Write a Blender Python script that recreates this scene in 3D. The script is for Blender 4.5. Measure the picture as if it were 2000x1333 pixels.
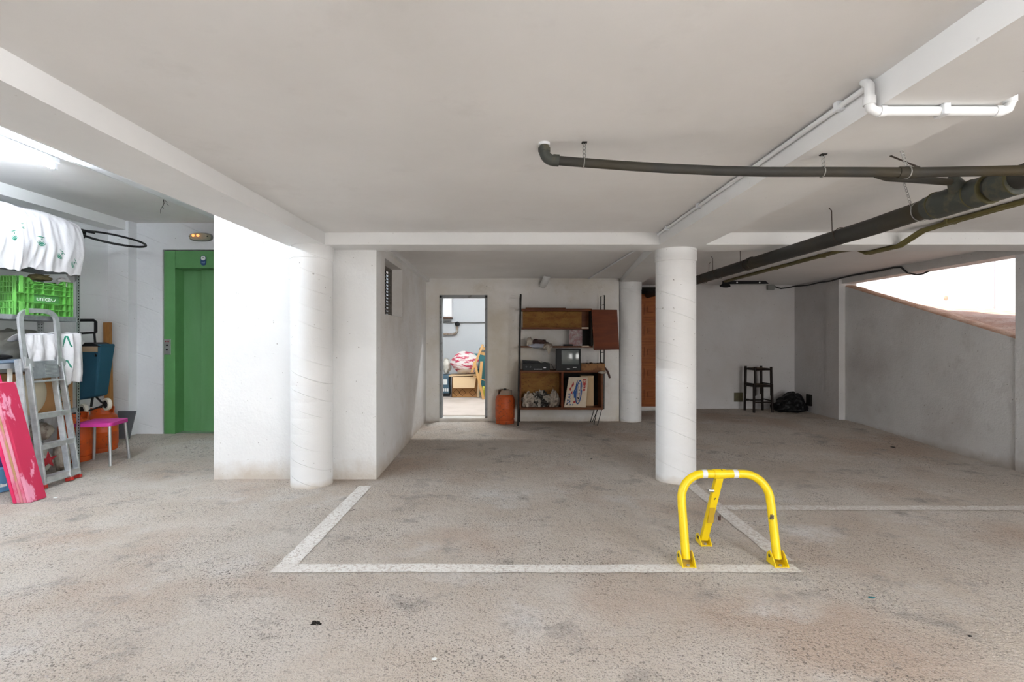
import bpy, bmesh, math, random
from mathutils import Vector, Matrix, noise, Quaternion
random.seed(7)
for o in list(bpy.data.objects):
    bpy.data.objects.remove(o)
scene = bpy.context.scene
COL = scene.collection
V = Vector
PI = math.pi

# ------------------------------------------------------------------ camera
CAMZ = 1.30
F = 1000.0; CX = 997.0; CY = 662.0
cam_d = bpy.data.cameras.new('camera')
cam = bpy.data.objects.new('camera', cam_d)
COL.objects.link(cam)
cam.location = (0, 0, CAMZ)
cam.rotation_euler = (PI/2, 0, 0)
cam_d.sensor_width = 36.0
cam_d.lens = F/2000*36
cam_d.shift_x = (1000-CX)/2000
cam_d.shift_y = -(666.5-CY)/2000
cam_d.clip_start = 0.02
scene.camera = cam

# ------------------------------------------------------------------ view / world / large lights
scene.view_settings.view_transform = 'Standard'
scene.view_settings.look = 'None'
scene.view_settings.gamma = 1.0
scene.view_settings.exposure = 0.93
scene.view_settings.use_curve_mapping = False
w = bpy.data.worlds.new('sky'); scene.world = w
w.use_nodes = True
nt = w.node_tree
bg = nt.nodes['Background']
sky = nt.nodes.new('ShaderNodeTexSky')
sky.sky_type = 'NISHITA'
sky.sun_disc = False
sky.sun_elevation = math.radians(55)
sky.sun_rotation = math.radians(-70)
nt.links.new(sky.outputs[0], bg.inputs[0])
bg.inputs[1].default_value = 0.22

def light(name, kind, loc, rot, energy, color=(1, 1, 1), size=None, size_y=None):
    d = bpy.data.lights.new(name, kind)
    d.energy = energy; d.color = color
    if kind == 'AREA':
        d.shape = 'RECTANGLE'; d.size = size; d.size_y = size_y
    o = bpy.data.objects.new(name, d); COL.objects.link(o)
    o.location = loc; o.rotation_euler = rot
    return o
sun = light('sun', 'SUN', (0, 0, 12), (0, math.radians(-30), math.radians(-28)), 4.5, (1, 0.93, 0.84))
sun.data.angle = 0.01
# added area light standing in for daylight through an invented gate behind the viewer
light('added_gate_light', 'AREA', (3.5, -3.85, 1.1), (PI/2, 0, math.radians(8)), 85, (1.0, 0.98, 0.96), 3.0, 2.0)
GATE = None

# ------------------------------------------------------------------ helpers
ORG = {}
def link(o, parent=None):
    COL.objects.link(o)
    if parent is not None:
        o.parent = parent
    return o
def tag(o, label=None, cat=None, group=None, kind=None):
    if label: o['label'] = label
    if cat: o['category'] = cat
    if group: o['group'] = group
    if kind: o['kind'] = kind
    return o
def thing(name, loc, label, cat, group=None):
    o = bpy.data.objects.new(name, None)
    o.empty_display_size = 0.1
    link(o); o.location = loc
    ORG[o] = V(loc)
    return tag(o, label, cat, group)

class B:
    """collects geometry in world coordinates, built as one mesh object"""
    def __init__(s):
        s.v = []; s.f = []; s.mi = []
    def add(s, vs, fs, mi=0):
        n = len(s.v)
        s.v += [V(p) for p in vs]
        for f in fs:
            s.f.append([i+n for i in f]); s.mi.append(mi)
        return s
    def box(s, a, b, m=None, mi=0):
        x0, y0, z0 = a; x1, y1, z1 = b
        vs = [(x0,y0,z0),(x1,y0,z0),(x1,y1,z0),(x0,y1,z0),(x0,y0,z1),(x1,y0,z1),(x1,y1,z1),(x0,y1,z1)]
        if m is not None: vs = [m @ V(p) for p in vs]
        return s.add(vs, [(0,3,2,1),(4,5,6,7),(0,1,5,4),(1,2,6,5),(2,3,7,6),(3,0,4,7)], mi)
    def hexa(s, vs, mi=0):   # 4 bottom + 4 top
        return s.add(vs, [(0,3,2,1),(4,5,6,7),(0,1,5,4),(1,2,6,5),(2,3,7,6),(3,0,4,7)], mi)
    def bar(s, p0, p1, w, d, up=(0,0,1), mi=0):
        p0 = V(p0); p1 = V(p1); z = (p1-p0); L = z.length; z.normalize()
        u = V(up)
        if abs(z.dot(u)) > .98: u = V((1,0,0))
        x = u.cross(z).normalized(); y = z.cross(x)
        vs = []
        for p in (p0, p1):
            for sx, sy in ((-1,-1),(1,-1),(1,1),(-1,1)):
                vs.append(p + x*sx*w/2 + y*sy*d/2)
        return s.hexa(vs, mi)
    def ring(s, c, x, y, r, seg):
        return [c + x*math.cos(2*PI*i/seg)*r + y*math.sin(2*PI*i/seg)*r for i in range(seg)]
    def tube(s, path, r, seg=10, closed=False, caps=True, mi=0):
        path = [V(p) for p in path]; n = len(path)
        rs = r if isinstance(r, (list, tuple)) else [r]*n
        base = len(s.v); t0 = None; x = None
        for i, p in enumerate(path):
            if closed:
                t = path[(i+1) % n]-path[i-1]
            else:
                t = path[min(i+1, n-1)]-path[max(i-1, 0)]
            t.normalize()
            if x is None:
                u = V((0,0,1)) if abs(t.z) < .9 else V((1,0,0))
                x = u.cross(t).normalized()
            else:
                x = (x - t*x.dot(t)).normalized()
            y = t.cross(x)
            s.v += s.ring(p, x, y, rs[i], seg)
        m = n if closed else n-1
        for i in range(m):
            a = base+i*seg; b = base+((i+1) % n)*seg
            for k in range(seg):
                s.f.append([a+k, a+(k+1)%seg, b+(k+1)%seg, b+k]); s.mi.append(mi)
        if caps and not closed:
            s.f.append([base+k for k in range(seg)][::-1]); s.mi.append(mi)
            s.f.append([base+(n-1)*seg+k for k in range(seg)]); s.mi.append(mi)
        return s
    def lathe(s, prof, c=(0,0,0), seg=24, m=None, mi=0):
        c = V(c); base = len(s.v)
        for r, z in prof:
            for i in range(seg):
                a = 2*PI*i/seg
                p = V((r*math.cos(a), r*math.sin(a), z))
                s.v.append(c + (m @ p if m is not None else p))
        for j in range(len(prof)-1):
            for k in range(seg):
                a = base+j*seg; b = a+seg
                s.f.append([a+k, a+(k+1)%seg, b+(k+1)%seg, b+k]); s.mi.append(mi)
        s.f.append([base+k for k in range(seg)][::-1]); s.mi.append(mi)
        e = base+(len(prof)-1)*seg
        s.f.append([e+k for k in range(seg)]); s.mi.append(mi)
        return s
    def prism(s, poly, d, mi=0):   # poly list of 3d points, extruded by vector d
        n = len(poly); d = V(d); poly = [V(p) for p in poly]
        vs = poly+[p+d for p in poly]
        fs = [list(range(n))[::-1], [n+i for i in range(n)]]
        for i in range(n):
            j = (i+1) % n
            fs.append([i, j, n+j, n+i])
        return s.add(vs, fs, mi)
    def grid(s, fn, nu, nv, mi=0, flip=False, closed_u=False):
        base = len(s.v)
        for i in range(nu+1):
            for j in range(nv+1):
                s.v.append(V(fn(i/nu, j/nv)))
        for i in range(nu):
            for j in range(nv):
                a = base+i*(nv+1)+j
                f = [a, a+nv+1, a+nv+2, a+1]
                s.f.append(f[::-1] if flip else f); s.mi.append(mi)
        return s
    def blob(s, c, rad, amp=.15, freq=2.0, sub=4, flat=None, seed=0, crease=0.0, mi=0, shape=None):
        bm = bmesh.new(); bmesh.ops.create_icosphere(bm, subdivisions=sub, radius=1)
        c = V(c); off = V((seed*7.3, seed*3.1, seed*1.7))
        vs = []
        for vt in bm.verts:
            d = vt.co.normalized()
            q = d*freq+off
            k = 1+amp*noise.noise(q)+amp*.5*noise.noise(q*2.3)
            if crease:
                k -= crease*(1-abs(noise.noise(q*1.9+V((5,1,2)))*2.2))**3 if abs(noise.noise(q*1.9+V((5,1,2)))*2.2) < 1 else 0
            p = V((d.x*rad[0]*k, d.y*rad[1]*k, d.z*rad[2]*k))
            if shape: p = shape(p)
            p = c+p
            if flat is not None and p.z < flat: p.z = flat
            vs.append(p)
        s.add(vs, [[x.index for x in f.verts] for f in bm.faces], mi)
        bm.free(); return s
    def build(s, name, mat, parent=None, smooth=False, bevel=0, auto=None, org=None, kind=None, label=None):
        me = bpy.data.meshes.new(name)
        o = bpy.data.objects.new(name, me)
        root = parent
        if parent is not None:
            g = ORG[parent]
        else:
            if org is None:
                xs = [p.x for p in s.v]; ys = [p.y for p in s.v]; zs = [p.z for p in s.v]
                g = V(((min(xs)+max(xs))/2, (min(ys)+max(ys))/2, min(zs)))
            else: g = V(org)
            o.location = g
        ORG[o] = g
        me.from_pydata([p-g for p in s.v], [], s.f)
        mats = mat if isinstance(mat, (list, tuple)) else [mat]
        for m_ in mats: me.materials.append(m_)
        if len(mats) > 1: me.polygons.foreach_set('material_index', s.mi)
        bm = bmesh.new(); bm.from_mesh(me)
        bmesh.ops.recalc_face_normals(bm, faces=bm.faces)
        if bevel:
            eds = [e for e in bm.edges if len(e.link_faces) == 2 and e.calc_face_angle(0) > .6]
            bmesh.ops.bevel(bm, geom=eds, offset=bevel, segments=2, profile=.5, affect='EDGES', clamp_overlap=True)
        if smooth:
            th = math.radians(auto if auto else 50)
            for f in bm.faces: f.smooth = True
            for e in bm.edges:
                if len(e.link_faces) == 2 and e.calc_face_angle(0) > th: e.smooth = False
        bm.to_mesh(me); bm.free()
        link(o, parent)
        if kind: o['kind'] = kind
        if label: o['label'] = label
        return o
def single(b, name, mat, label, cat, group=None, **kw):
    return tag(b.build(name, mat, **kw), label, cat, group)
def struct(b, name, mat, label=None, parent=None, **kw):
    o = b.build(name, mat, parent, **kw)
    if parent is None: o['kind'] = 'structure'
    if label: o['label'] = label
    return o
def at(px, py, Y):
    return V(((px-CX)*Y/F, Y, CAMZ-(py-CY)*Y/F))
def atx(px, py, X):       # point on a plane of constant X
    Y = X*F/(px-CX)
    return V((X, Y, CAMZ-(py-CY)*Y/F))
def rot(c, ax, ang):
    return Matrix.Translation(V(c)) @ Matrix.Rotation(math.radians(ang), 4, ax) @ Matrix.Translation(-V(c))
def ss(a, b, x):
    t = max(0, min(1, (x-a)/(b-a))); return t*t*(3-2*t)
def text(name, body, size, loc, rotation, mat, parent, depth=0.0015, sx=1.0):
    cu = bpy.data.curves.new(name, 'FONT'); cu.body = body; cu.size = size
    cu.align_x = 'CENTER'; cu.align_y = 'CENTER'; cu.extrude = depth/2; cu.resolution_u = 3
    t = bpy.data.objects.new(name+'_tmp', cu); COL.objects.link(t)
    bpy.context.view_layer.update()
    me = bpy.data.meshes.new_from_object(t.evaluated_get(bpy.context.evaluated_depsgraph_get()))
    bpy.data.objects.remove(t)
    m = Matrix.Translation(V(loc)) @ rotation.to_4x4() @ Matrix.Diagonal((sx, 1, 1, 1))
    me.transform(Matrix.Translation(-ORG[parent]) @ m)
    me.materials.clear(); me.materials.append(mat)
    o = bpy.data.objects.new(name, me); ORG[o] = ORG[parent]
    return link(o, parent)
FACE_CAM = Matrix.Rotation(PI/2, 3, 'X')                                   # lettering facing -Y
FACE_R = Matrix.Rotation(PI/2, 3, 'Z') @ Matrix.Rotation(PI/2, 3, 'X')      # lettering facing +X

# ------------------------------------------------------------------ materials
def mat(name, col, rough=.6, metal=0, col2=None, vscale=4, vlo=.4, vhi=.65, bump=0, bscale=60, emis=None, es=1, spec=.4,
        stretch=None, speck=None, sscale=90, slo=.62, shi=.68, detail=5, bump2=0, b2scale=6, col3=None, v3scale=1.2, trans=0, alpha=None):
    m = bpy.data.materials.new(name); m.use_nodes = True
    n = m.node_tree.nodes; l = m.node_tree.links; p = n['Principled BSDF']
    c4 = lambda c: (c[0], c[1], c[2], 1)
    p.inputs['Base Color'].default_value = c4(col)
    p.inputs['Roughness'].default_value = rough
    p.inputs['Metallic'].default_value = metal
    p.inputs['Specular IOR Level'].default_value = spec
    if trans: p.inputs['Transmission Weight'].default_value = trans
    if emis:
        p.inputs['Emission Color'].default_value = c4(emis); p.inputs['Emission Strength'].default_value = es
    need = col2 or bump or speck or bump2 or col3
    if need:
        tc = n.new('ShaderNodeTexCoord'); mp = n.new('ShaderNodeMapping')
        l.new(tc.outputs['Object'], mp.inputs[0])
        if stretch: mp.inputs['Scale'].default_value = stretch
        def nz(scale, det=detail, ro=.6):
            t = n.new('ShaderNodeTexNoise'); t.inputs['Scale'].default_value = scale
            t.inputs['Detail'].default_value = det; t.inputs['Roughness'].default_value = ro
            l.new(mp.outputs[0], t.inputs['Vector']); return t
        cur = None
        def mixin(cur, fac_node, lo, hi, c):
            r = n.new('ShaderNodeMapRange'); r.inputs[1].default_value = lo; r.inputs[2].default_value = hi
            l.new(fac_node.outputs[0], r.inputs[0])
            x = n.new('ShaderNodeMix'); x.data_type = 'RGBA'
            l.new(r.outputs[0], x.inputs[0])
            if cur is None: x.inputs[6].default_value = c4(col)
            else: l.new(cur, x.inputs[6])
            x.inputs[7].default_value = c4(c)
            return x.outputs[2]
        if col2: cur = mixin(cur, nz(vscale), vlo, vhi, col2)
        if col3: cur = mixin(cur, nz(v3scale, 4), .48, .72, col3)
        if speck: cur = mixin(cur, nz(sscale, 3), slo, shi, speck)
        if cur is not None: l.new(cur, p.inputs['Base Color'])
        prev = None
        for bs, sc in ((bump2, b2scale), (bump, bscale)):
            if bs:
                b = n.new('ShaderNodeBump'); b.inputs['Strength'].default_value = bs
                b.inputs['Distance'].default_value = .01 if sc > 20 else .03
                l.new(nz(sc, 4).outputs[0], b.inputs['Height'])
                if prev: l.new(prev, b.inputs['Normal'])
                prev = b.outputs[0]
        if prev: l.new(prev, p.inputs['Normal'])
    return m

def floor_mat(name, tint=1.0):
    m = bpy.data.materials.new(name); m.use_nodes = True
    n = m.node_tree.nodes; l = m.node_tree.links; p = n['Principled BSDF']
    tc = n.new('ShaderNodeTexCoord')
    def nz(scale, det=5, ro=.6, off=0):
        mp = n.new('ShaderNodeMapping'); mp.inputs['Location'].default_value = (off, off*.7, 0)
        l.new(tc.outputs['Object'], mp.inputs[0])
        t = n.new('ShaderNodeTexNoise'); t.inputs['Scale'].default_value = scale
        t.inputs['Detail'].default_value = det; t.inputs['Roughness'].default_value = ro
        l.new(mp.outputs[0], t.inputs['Vector']); return t.outputs[0]
    def mr(x, a, b, c=0, d=1):
        r = n.new('ShaderNodeMapRange'); l.new(x, r.inputs[0])
        for i, q in enumerate((a, b, c, d)): r.inputs[i+1].default_value = q
        return r.outputs[0]
    def mix(f, a, b, blend='MIX'):
        x = n.new('ShaderNodeMix'); x.data_type = 'RGBA'; x.blend_type = blend
        l.new(f, x.inputs[0])
        for i, q in ((6, a), (7, b)):
            if isinstance(q, tuple): x.inputs[i].default_value = (*q, 1)
            else: l.new(q, x.inputs[i])
        return x.outputs[2]
    def mul(a, b):
        x = n.new('ShaderNodeMath'); x.operation = 'MULTIPLY'; l.new(a, x.inputs[0])
        if isinstance(b, float): x.inputs[1].default_value = b
        else: l.new(b, x.inputs[1])
        return x.outputs[0]
    c = mix(mr(nz(1.1, 5), .38, .62), (.62, .54, .46), (.70, .64, .575))
    c = mix(mr(nz(.75, 4, .55, 11), .52, .66), c, (.57, .46, .375))            # reddish earth patches
    c = mix(mr(nz(1.5, 6, .65, 23), .56, .72), c, (.74, .70, .66))           # pale cement patches
    c = mix(mr(nz(2.6, 6, .7, 41), .56, .70), c, (.38, .345, .31))            # darker worn patches
    # fine grit: dark pits, denser in rough zones
    zone = mr(nz(1.9, 3, .5, 57), .34, .62, .35, 1.0)
    pit = mr(nz(125, 2, .55, 3), .555, .65)
    pit2 = mr(nz(46, 3, .6, 9), .585, .67)
    c = mix(mul(mul(pit, zone), .80), c, (.13, .112, .095))
    c = mix(mul(mul(pit2, zone), .75), c, (.11, .09, .075))
    c = mix(mul(mr(nz(95, 2, .5, 77), .60, .70), .5), c, (.74, .71, .68))
    c = mix(mr(nz(8, 3, .5, 91), .74, .78), c, (.09, .07, .055))
    l.new(c, p.inputs['Base Color'])
    p.inputs['Roughness'].default_value = .92; p.inputs['Specular IOR Level'].default_value = .15
    b1 = n.new('ShaderNodeBump'); b1.inputs['Strength'].default_value = 1.0; b1.inputs['Distance'].default_value = .02
    l.new(nz(70, 5, .65, 3), b1.inputs['Height'])
    b2 = n.new('ShaderNodeBump'); b2.inputs['Strength'].default_value = .6; b2.inputs['Distance'].default_value = .03
    l.new(nz(14, 4, .6, 31), b2.inputs['Height']); l.new(b1.outputs[0], b2.inputs['Normal'])
    l.new(b2.outputs[0], p.inputs['Normal'])
    return m

def wear_paint(name, col, bare, lo, hi):      # road paint with rubbed spots showing the concrete
    m = mat(name, col, .9, col2=bare, vscale=42, vlo=lo, vhi=hi, col3=tuple(.5*(p_+q_) for p_, q_ in zip(col, bare)), v3scale=5, speck=(.30, .26, .22), sscale=110, slo=.60, shi=.68, bump=.8, bscale=70, spec=.15)
    return m

def plaster(name, col, wav=.35, speck=.75, stain=None, stain_amt=.5, grime=(.50, .42, .33), rough_bump=.25, seams=0.0, sscale=.9, base_z=.0, gh=.35):
    m = bpy.data.materials.new(name); m.use_nodes = True
    n = m.node_tree.nodes; l = m.node_tree.links; p = n['Principled BSDF']
    g = n.new('ShaderNodeNewGeometry')
    def nz(scale, det=5, ro=.6, stretch=(1, 1, 1), off=0):
        mp = n.new('ShaderNodeMapping'); mp.inputs['Scale'].default_value = stretch; mp.inputs['Location'].default_value = (off, off, off)
        l.new(g.outputs['Position'], mp.inputs[0])
        t = n.new('ShaderNodeTexNoise'); t.inputs['Scale'].default_value = scale; t.inputs['Detail'].default_value = det
        t.inputs['Roughness'].default_value = ro; l.new(mp.outputs[0], t.inputs['Vector']); return t.outputs[0]
    def mr(x, a, b, c=0, d=1):
        r = n.new('ShaderNodeMapRange'); l.new(x, r.inputs[0])
        for i, q in enumerate((a, b, c, d)): r.inputs[i+1].default_value = q
        return r.outputs[0]
    def mix(f, a, b):
        x = n.new('ShaderNodeMix'); x.data_type = 'RGBA'; l.new(f, x.inputs[0])
        for i, q in ((6, a), (7, b)):
            if isinstance(q, tuple): x.inputs[i].default_value = (*q, 1)
            else: l.new(q, x.inputs[i])
        return x.outputs[2]
    def op(kind, a, b):
        x = n.new('ShaderNodeMath'); x.operation = kind
        for i, q in ((0, a), (1, b)):
            if isinstance(q, (int, float)): x.inputs[i].default_value = q
            else: l.new(q, x.inputs[i])
        return x.outputs[0]
    c = mix(mr(nz(1.3), .35, .7), col, tuple(q*.93 for q in col))
    if stain:
        c = mix(op('MULTIPLY', mr(nz(sscale, 5, .62, off=4), .46, .68), stain_amt), c, stain)
        c = mix(op('MULTIPLY', mr(nz(3.1, 5, .7, off=9), .58, .72), stain_amt*.5), c, tuple(q*.8 for q in stain))
    sp = n.new('ShaderNodeSeparateXYZ'); l.new(g.outputs['Position'], sp.inputs[0])
    if gh:   # splashed dirt along the foot of the wall, ragged upper edge
        h = op('SUBTRACT', sp.outputs[2], base_z)
        e = op('ADD', h, op('MULTIPLY', nz(3.5, 6, .7), -gh))
        c = mix(mr(e, -gh*.5, gh*.05, .75, 0), c, grime)
    c = mix(mr(nz(34, 2, .5, off=2), .735, .76, 0, speck), c, (.22, .19, .17))
    l.new(c, p.inputs['Base Color'])
    p.inputs['Roughness'].default_value = .85; p.inputs['Specular IOR Level'].default_value = .2
    b1 = n.new('ShaderNodeBump'); b1.inputs['Strength'].default_value = rough_bump; b1.inputs['Distance'].default_value = .012
    l.new(nz(45, 4, .6), b1.inputs['Height'])
    b2 = n.new('ShaderNodeBump'); b2.inputs['Strength'].default_value = wav; b2.inputs['Distance'].default_value = .03
    l.new(nz(5, 4, .6), b2.inputs['Height']); l.new(b1.outputs[0], b2.inputs['Normal'])
    last = b2
    if seams:   # faint board marks of the form, slightly tilted
        t = op('ADD', op('MULTIPLY', sp.outputs[2], 1/seams), op('MULTIPLY', sp.outputs[0], .35/seams))
        t = op('ADD', t, op('MULTIPLY', nz(1.2, 2), .5))
        fr = op('FRACT', t, 0)
        ln = mr(op('ABSOLUTE', op('SUBTRACT', fr, .5), 0), 0, .035, 1, 0)
        ln = op('MULTIPLY', ln, mr(nz(3, 3, .5, off=6), .4, .6))
        b3 = n.new('ShaderNodeBump'); b3.inputs['Strength'].default_value = .5; b3.inputs['Distance'].default_value = .01; b3.invert = True
        l.new(ln, b3.inputs['Height']); l.new(b2.outputs[0], b3.inputs['Normal']); last = b3
    l.new(last.outputs[0], p.inputs['Normal'])
    return m

def perforated(name, col, pitch, hole, axis):   # galvanised angle with a row of punched holes
    m = mat(name, col, .38, .75, col2=tuple(q*.7 for q in col), vscale=25)
    n = m.node_tree.nodes; l = m.node_tree.links; p = n['Principled BSDF']
    tc = n.new('ShaderNodeTexCoord'); sp = n.new('ShaderNodeSeparateXYZ'); l.new(tc.outputs['Object'], sp.inputs[0])
    def op(kind, a, b=0):
        x = n.new('ShaderNodeMath'); x.operation = kind
        for i, q in ((0, a), (1, b)):
            if isinstance(q, (int, float)): x.inputs[i].default_value = q
            else: l.new(q, x.inputs[i])
        return x.outputs[0]
    fr = op('ABSOLUTE', op('SUBTRACT', op('FRACT', op('DIVIDE', sp.outputs[axis], pitch)), .5))
    inz = op('LESS_THAN', fr, hole)
    dx = op('LESS_THAN', op('ABSOLUTE', sp.outputs[0]), .0065); dy = op('LESS_THAN', op('ABSOLUTE', sp.outputs[1]), .0065)
    both = op('MULTIPLY', inz, op('MAXIMUM', dx, dy))
    x = n.new('ShaderNodeMix'); x.data_type = 'RGBA'; l.new(both, x.inputs[0])
    src = p.inputs['Base Color'].links[0].from_socket
    l.new(src, x.inputs[6]); x.inputs[7].default_value = (.03, .03, .03, 1)
    l.new(x.outputs[2], p.inputs['Base Color'])
    return m

W = (.80, .80, .80)
m_white = plaster('white_plaster', (.82, .82, .815))
m_col = plaster('column_paint', (.82, .82, .815), seams=.155, rough_bump=.15, gh=.12)
m_left = plaster('left_wall_paint', (.80, .81, .83), seams=.30, gh=.12)
m_back = plaster('back_wall_paint', (.82, .80, .775), stain=(.60, .53, .41), stain_amt=.65, gh=.2)
m_boxside = plaster('shaft_side_paint', (.83, .825, .82), stain=(.56, .50, .43), stain_amt=.5, gh=.3, rough_bump=.5)
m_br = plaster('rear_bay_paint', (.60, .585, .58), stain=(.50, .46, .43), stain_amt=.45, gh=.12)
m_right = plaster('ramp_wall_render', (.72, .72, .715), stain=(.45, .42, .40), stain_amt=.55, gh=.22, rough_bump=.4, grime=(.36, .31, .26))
m_ceil = plaster('ceiling_paint', (.81, .80, .79), stain=(.72, .69, .67), stain_amt=.35, gh=0, rough_bump=.03, speck=0.0, wav=.06)
m_beam = plaster('beam_paint', (.81, .81, .805), gh=0, rough_bump=.05, speck=.2, wav=.1)
m_floor = floor_mat('rough_concrete')
m_line = wear_paint('worn_white_paint', (.80, .775, .735), (.60, .54, .49), .50, .62)
m_line2 = wear_paint('very_worn_white_paint', (.74, .71, .67), (.57, .51, .46), .44, .58)
m_earth = mat('terracotta_ground', (.48, .29, .20), .95, col2=(.60, .44, .34), vscale=6, bump=.8, bscale=40, speck=(.2, .12, .08), sscale=60)
m_outwall = mat('sunlit_wall_paint', (.86, .82, .79), .9, bump=.2, bscale=30)
m_tilefloor = mat('storeroom_floor', (.66, .58, .52), .6, col2=(.58, .50, .44), vscale=3)
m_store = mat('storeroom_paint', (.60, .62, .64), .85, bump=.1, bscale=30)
m_rear = mat('rear_wall_paint', (.72, .71, .70), .9)

m_green = mat('lift_green', (.09, .26, .085), .42, col2=(.11, .30, .105), vscale=2.2, spec=.4)
m_green2 = mat('lift_leaf_green', (.11, .28, .105), .45, col2=(.13, .31, .13), vscale=1.6, stretch=(3, 3, .6))
m_steel = mat('brushed_steel', (.55, .55, .54), .35, .9)
m_alu = mat('aluminium', (.72, .73, .74), .45, .85, col2=(.55, .56, .57), vscale=14, bump=.05)
m_galv = mat('galvanised_sheet', (.42, .44, .46), .42, .7, col2=(.32, .34, .36), vscale=18)
m_perf = perforated('perforated_angle', (.46, .48, .48), .028, .22, 2)
m_black = mat('black_plastic', (.012, .012, .013), .45, spec=.14)
m_blackm = mat('black_metal', (.014, .013, .012), .5, .3)
m_dark = mat('dark_interior', (.02, .018, .016), .8, spec=.14)
m_redfoot = mat('red_plastic', (.45, .03, .02), .5)
m_sheet = mat('white_sheet', (.70, .69, .71), .85, bump=.15, bscale=12)
m_cloth = mat('white_cloth', (.72, .71, .72), .88, col2=(.62, .61, .63), vscale=9, bump=.3, bscale=22)
m_greenink = mat('green_print', (.02, .20, .13), .8)
m_crate = mat('crate_green', (.13, .42, .075), .5, col2=(.14, .38, .09), vscale=8)
m_crate_d = mat('crate_label_green', (.08, .28, .07), .5)
m_whiteink = mat('white_print', (.80, .82, .80), .6)
m_orange = mat('orange_enamel', (.62, .10, .012), .42, col2=(.50, .075, .012), vscale=6, col3=(.34, .07, .02), v3scale=3.5, speck=(.25, .06, .02), sscale=30)
m_orange_old = mat('weathered_orange', (.52, .085, .012), .55, col2=(.42, .07, .015), vscale=5, speck=(.20, .05, .02), sscale=28, slo=.58, shi=.64)
m_greyed = mat('faded_grey_paint', (.27, .22, .18), .7, col2=(.35, .20, .12), vscale=9)
m_pink = mat('pink_vinyl', (.52, .035, .26), .45, bump=.05)
m_chrome = mat('grey_tube', (.48, .49, .50), .35, .7)
m_blue = mat('petrol_fabric', (.012, .07, .115), .75, bump=.2, bscale=120)
m_cream = mat('cream_rubber', (.70, .66, .56), .6)
m_pine = mat('pine_post', (.42, .20, .055), .55, col2=(.32, .13, .03), vscale=3, stretch=(8, 8, .8), speck=(.10, .035, .01), sscale=9, slo=.68, shi=.71)
m_greyboard = mat('grey_board', (.10, .105, .115), .6, col2=(.14, .145, .155), vscale=4)
m_crim = mat('crimson_paint', (.48, .022, .075), .6, col2=(.75, .30, .42), vscale=3.2, vlo=.53, vhi=.57, stretch=(1, 2.2, .9))
m_hotpink = mat('bright_crimson_paint', (.68, .02, .12), .5, col2=(.60, .02, .10), vscale=3)
m_palepink = mat('pale_pink_paint', (.72, .30, .40), .65, col2=(.58, .10, .18), vscale=7, vlo=.5, vhi=.62, stretch=(1, 1, .5))
m_rawwood = mat('raw_wood', (.45, .27, .13), .8, col2=(.60, .22, .25), vscale=9, stretch=(1, 1, .5), vlo=.5, vhi=.58)
m_bucket = mat('blue_plastic', (.13, .36, .66), .45, col2=(.18, .42, .70), vscale=4)
m_purple = mat('dark_purple', (.05, .02, .12), .6)
m_card = mat('cardboard', (.40, .21, .085), .85, col2=(.34, .17, .065), vscale=5)
m_card2 = mat('storeroom_cardboard', (.42, .22, .08), .85, col2=(.36, .17, .06), vscale=5)
m_cardl = mat('pale_cardboard', (.62, .45, .27), .85)
m_beige = mat('beige_plastic', (.50, .44, .33), .55, col2=(.44, .38, .28), vscale=3)
m_ivory = mat('ivory_plastic', (.72, .70, .62), .6)
m_greybag = mat('grey_sack', (.28, .28, .25), .7, col2=(.38, .38, .34), vscale=5, bump=.3, bscale=14)
m_navy = mat('navy_cloth', (.02, .05, .18), .7)
m_sack = mat('pale_sack', (.60, .58, .52), .6, col2=(.40, .38, .33), vscale=6, bump=.4, bscale=10)
m_redprint = mat('red_print', (.36, .02, .03), .7)
m_wood_t = mat('teak_veneer', (.15, .05, .018), .45, spec=.14, col2=(.10, .032, .012), vscale=2.2, stretch=(1, 1, 10))
m_wood_r = mat('red_teak_veneer', (.15, .035, .010), .5, spec=.14, col2=(.10, .024, .008), vscale=2.5, stretch=(1, 1, 6), col3=(.10, .025, .01), v3scale=2)
m_ply = mat('plywood_back', (.34, .17, .045), .6, spec=.14, col2=(.23, .10, .025), vscale=6, stretch=(1, 1, 2), speck=(.14, .055, .018), sscale=26, slo=.60, shi=.68)
m_edge = mat('bare_edge', (.55, .45, .35), .8)
m_tv = mat('tv_black', (.016, .017, .018), .4, spec=.14)
m_screen = mat('tv_glass', (.10, .12, .12), .12, spec=.8)
m_print = mat('faded_print', (.36, .22, .22), .8, col2=(.50, .46, .46), vscale=16, vlo=.45, vhi=.6, col3=(.20, .09, .10), v3scale=7)
m_gamebox = mat('game_box_card', (.66, .57, .45), .75, col2=(.58, .46, .33), vscale=6)
m_pblue = mat('print_blue', (.02, .08, .26), .7)
m_pred = mat('print_red', (.40, .04, .04), .7)
m_blkbag = mat('black_bag', (.006, .006, .007), .35, bump=.5, bscale=16, spec=.2)
m_rush = mat('rush_seat', (.07, .035, .012), .8, col2=(.12, .07, .02), vscale=20, stretch=(1, 6, 1), bump=.4, bscale=60)
m_stoolw = mat('dark_stained_wood', (.018, .012, .010), .45, spec=.14)
m_pipe = mat('grey_pvc', (.042, .041, .038), .5, spec=.14, col2=(.055, .052, .044), vscale=3, col3=(.06, .047, .026), v3scale=1.6)
m_pipefit = mat('pvc_fitting', (.07, .074, .066), .55, spec=.14, col2=(.11, .105, .075), vscale=12, vlo=.5, vhi=.62)
m_glue = mat('olive_sealant', (.09, .08, .035), .6)
m_olive = mat('olive_conduit', (.16, .135, .045), .5, col2=(.11, .095, .03), vscale=4)
m_cable = mat('grey_cable', (.035, .033, .032), .6)
m_strap = mat('zinc_strap', (.38, .38, .36), .45, .7)
m_rust = mat('rusty_wire', (.05, .035, .025), .7)
m_wpipe = mat('white_pvc', (.78, .79, .79), .4)
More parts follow.
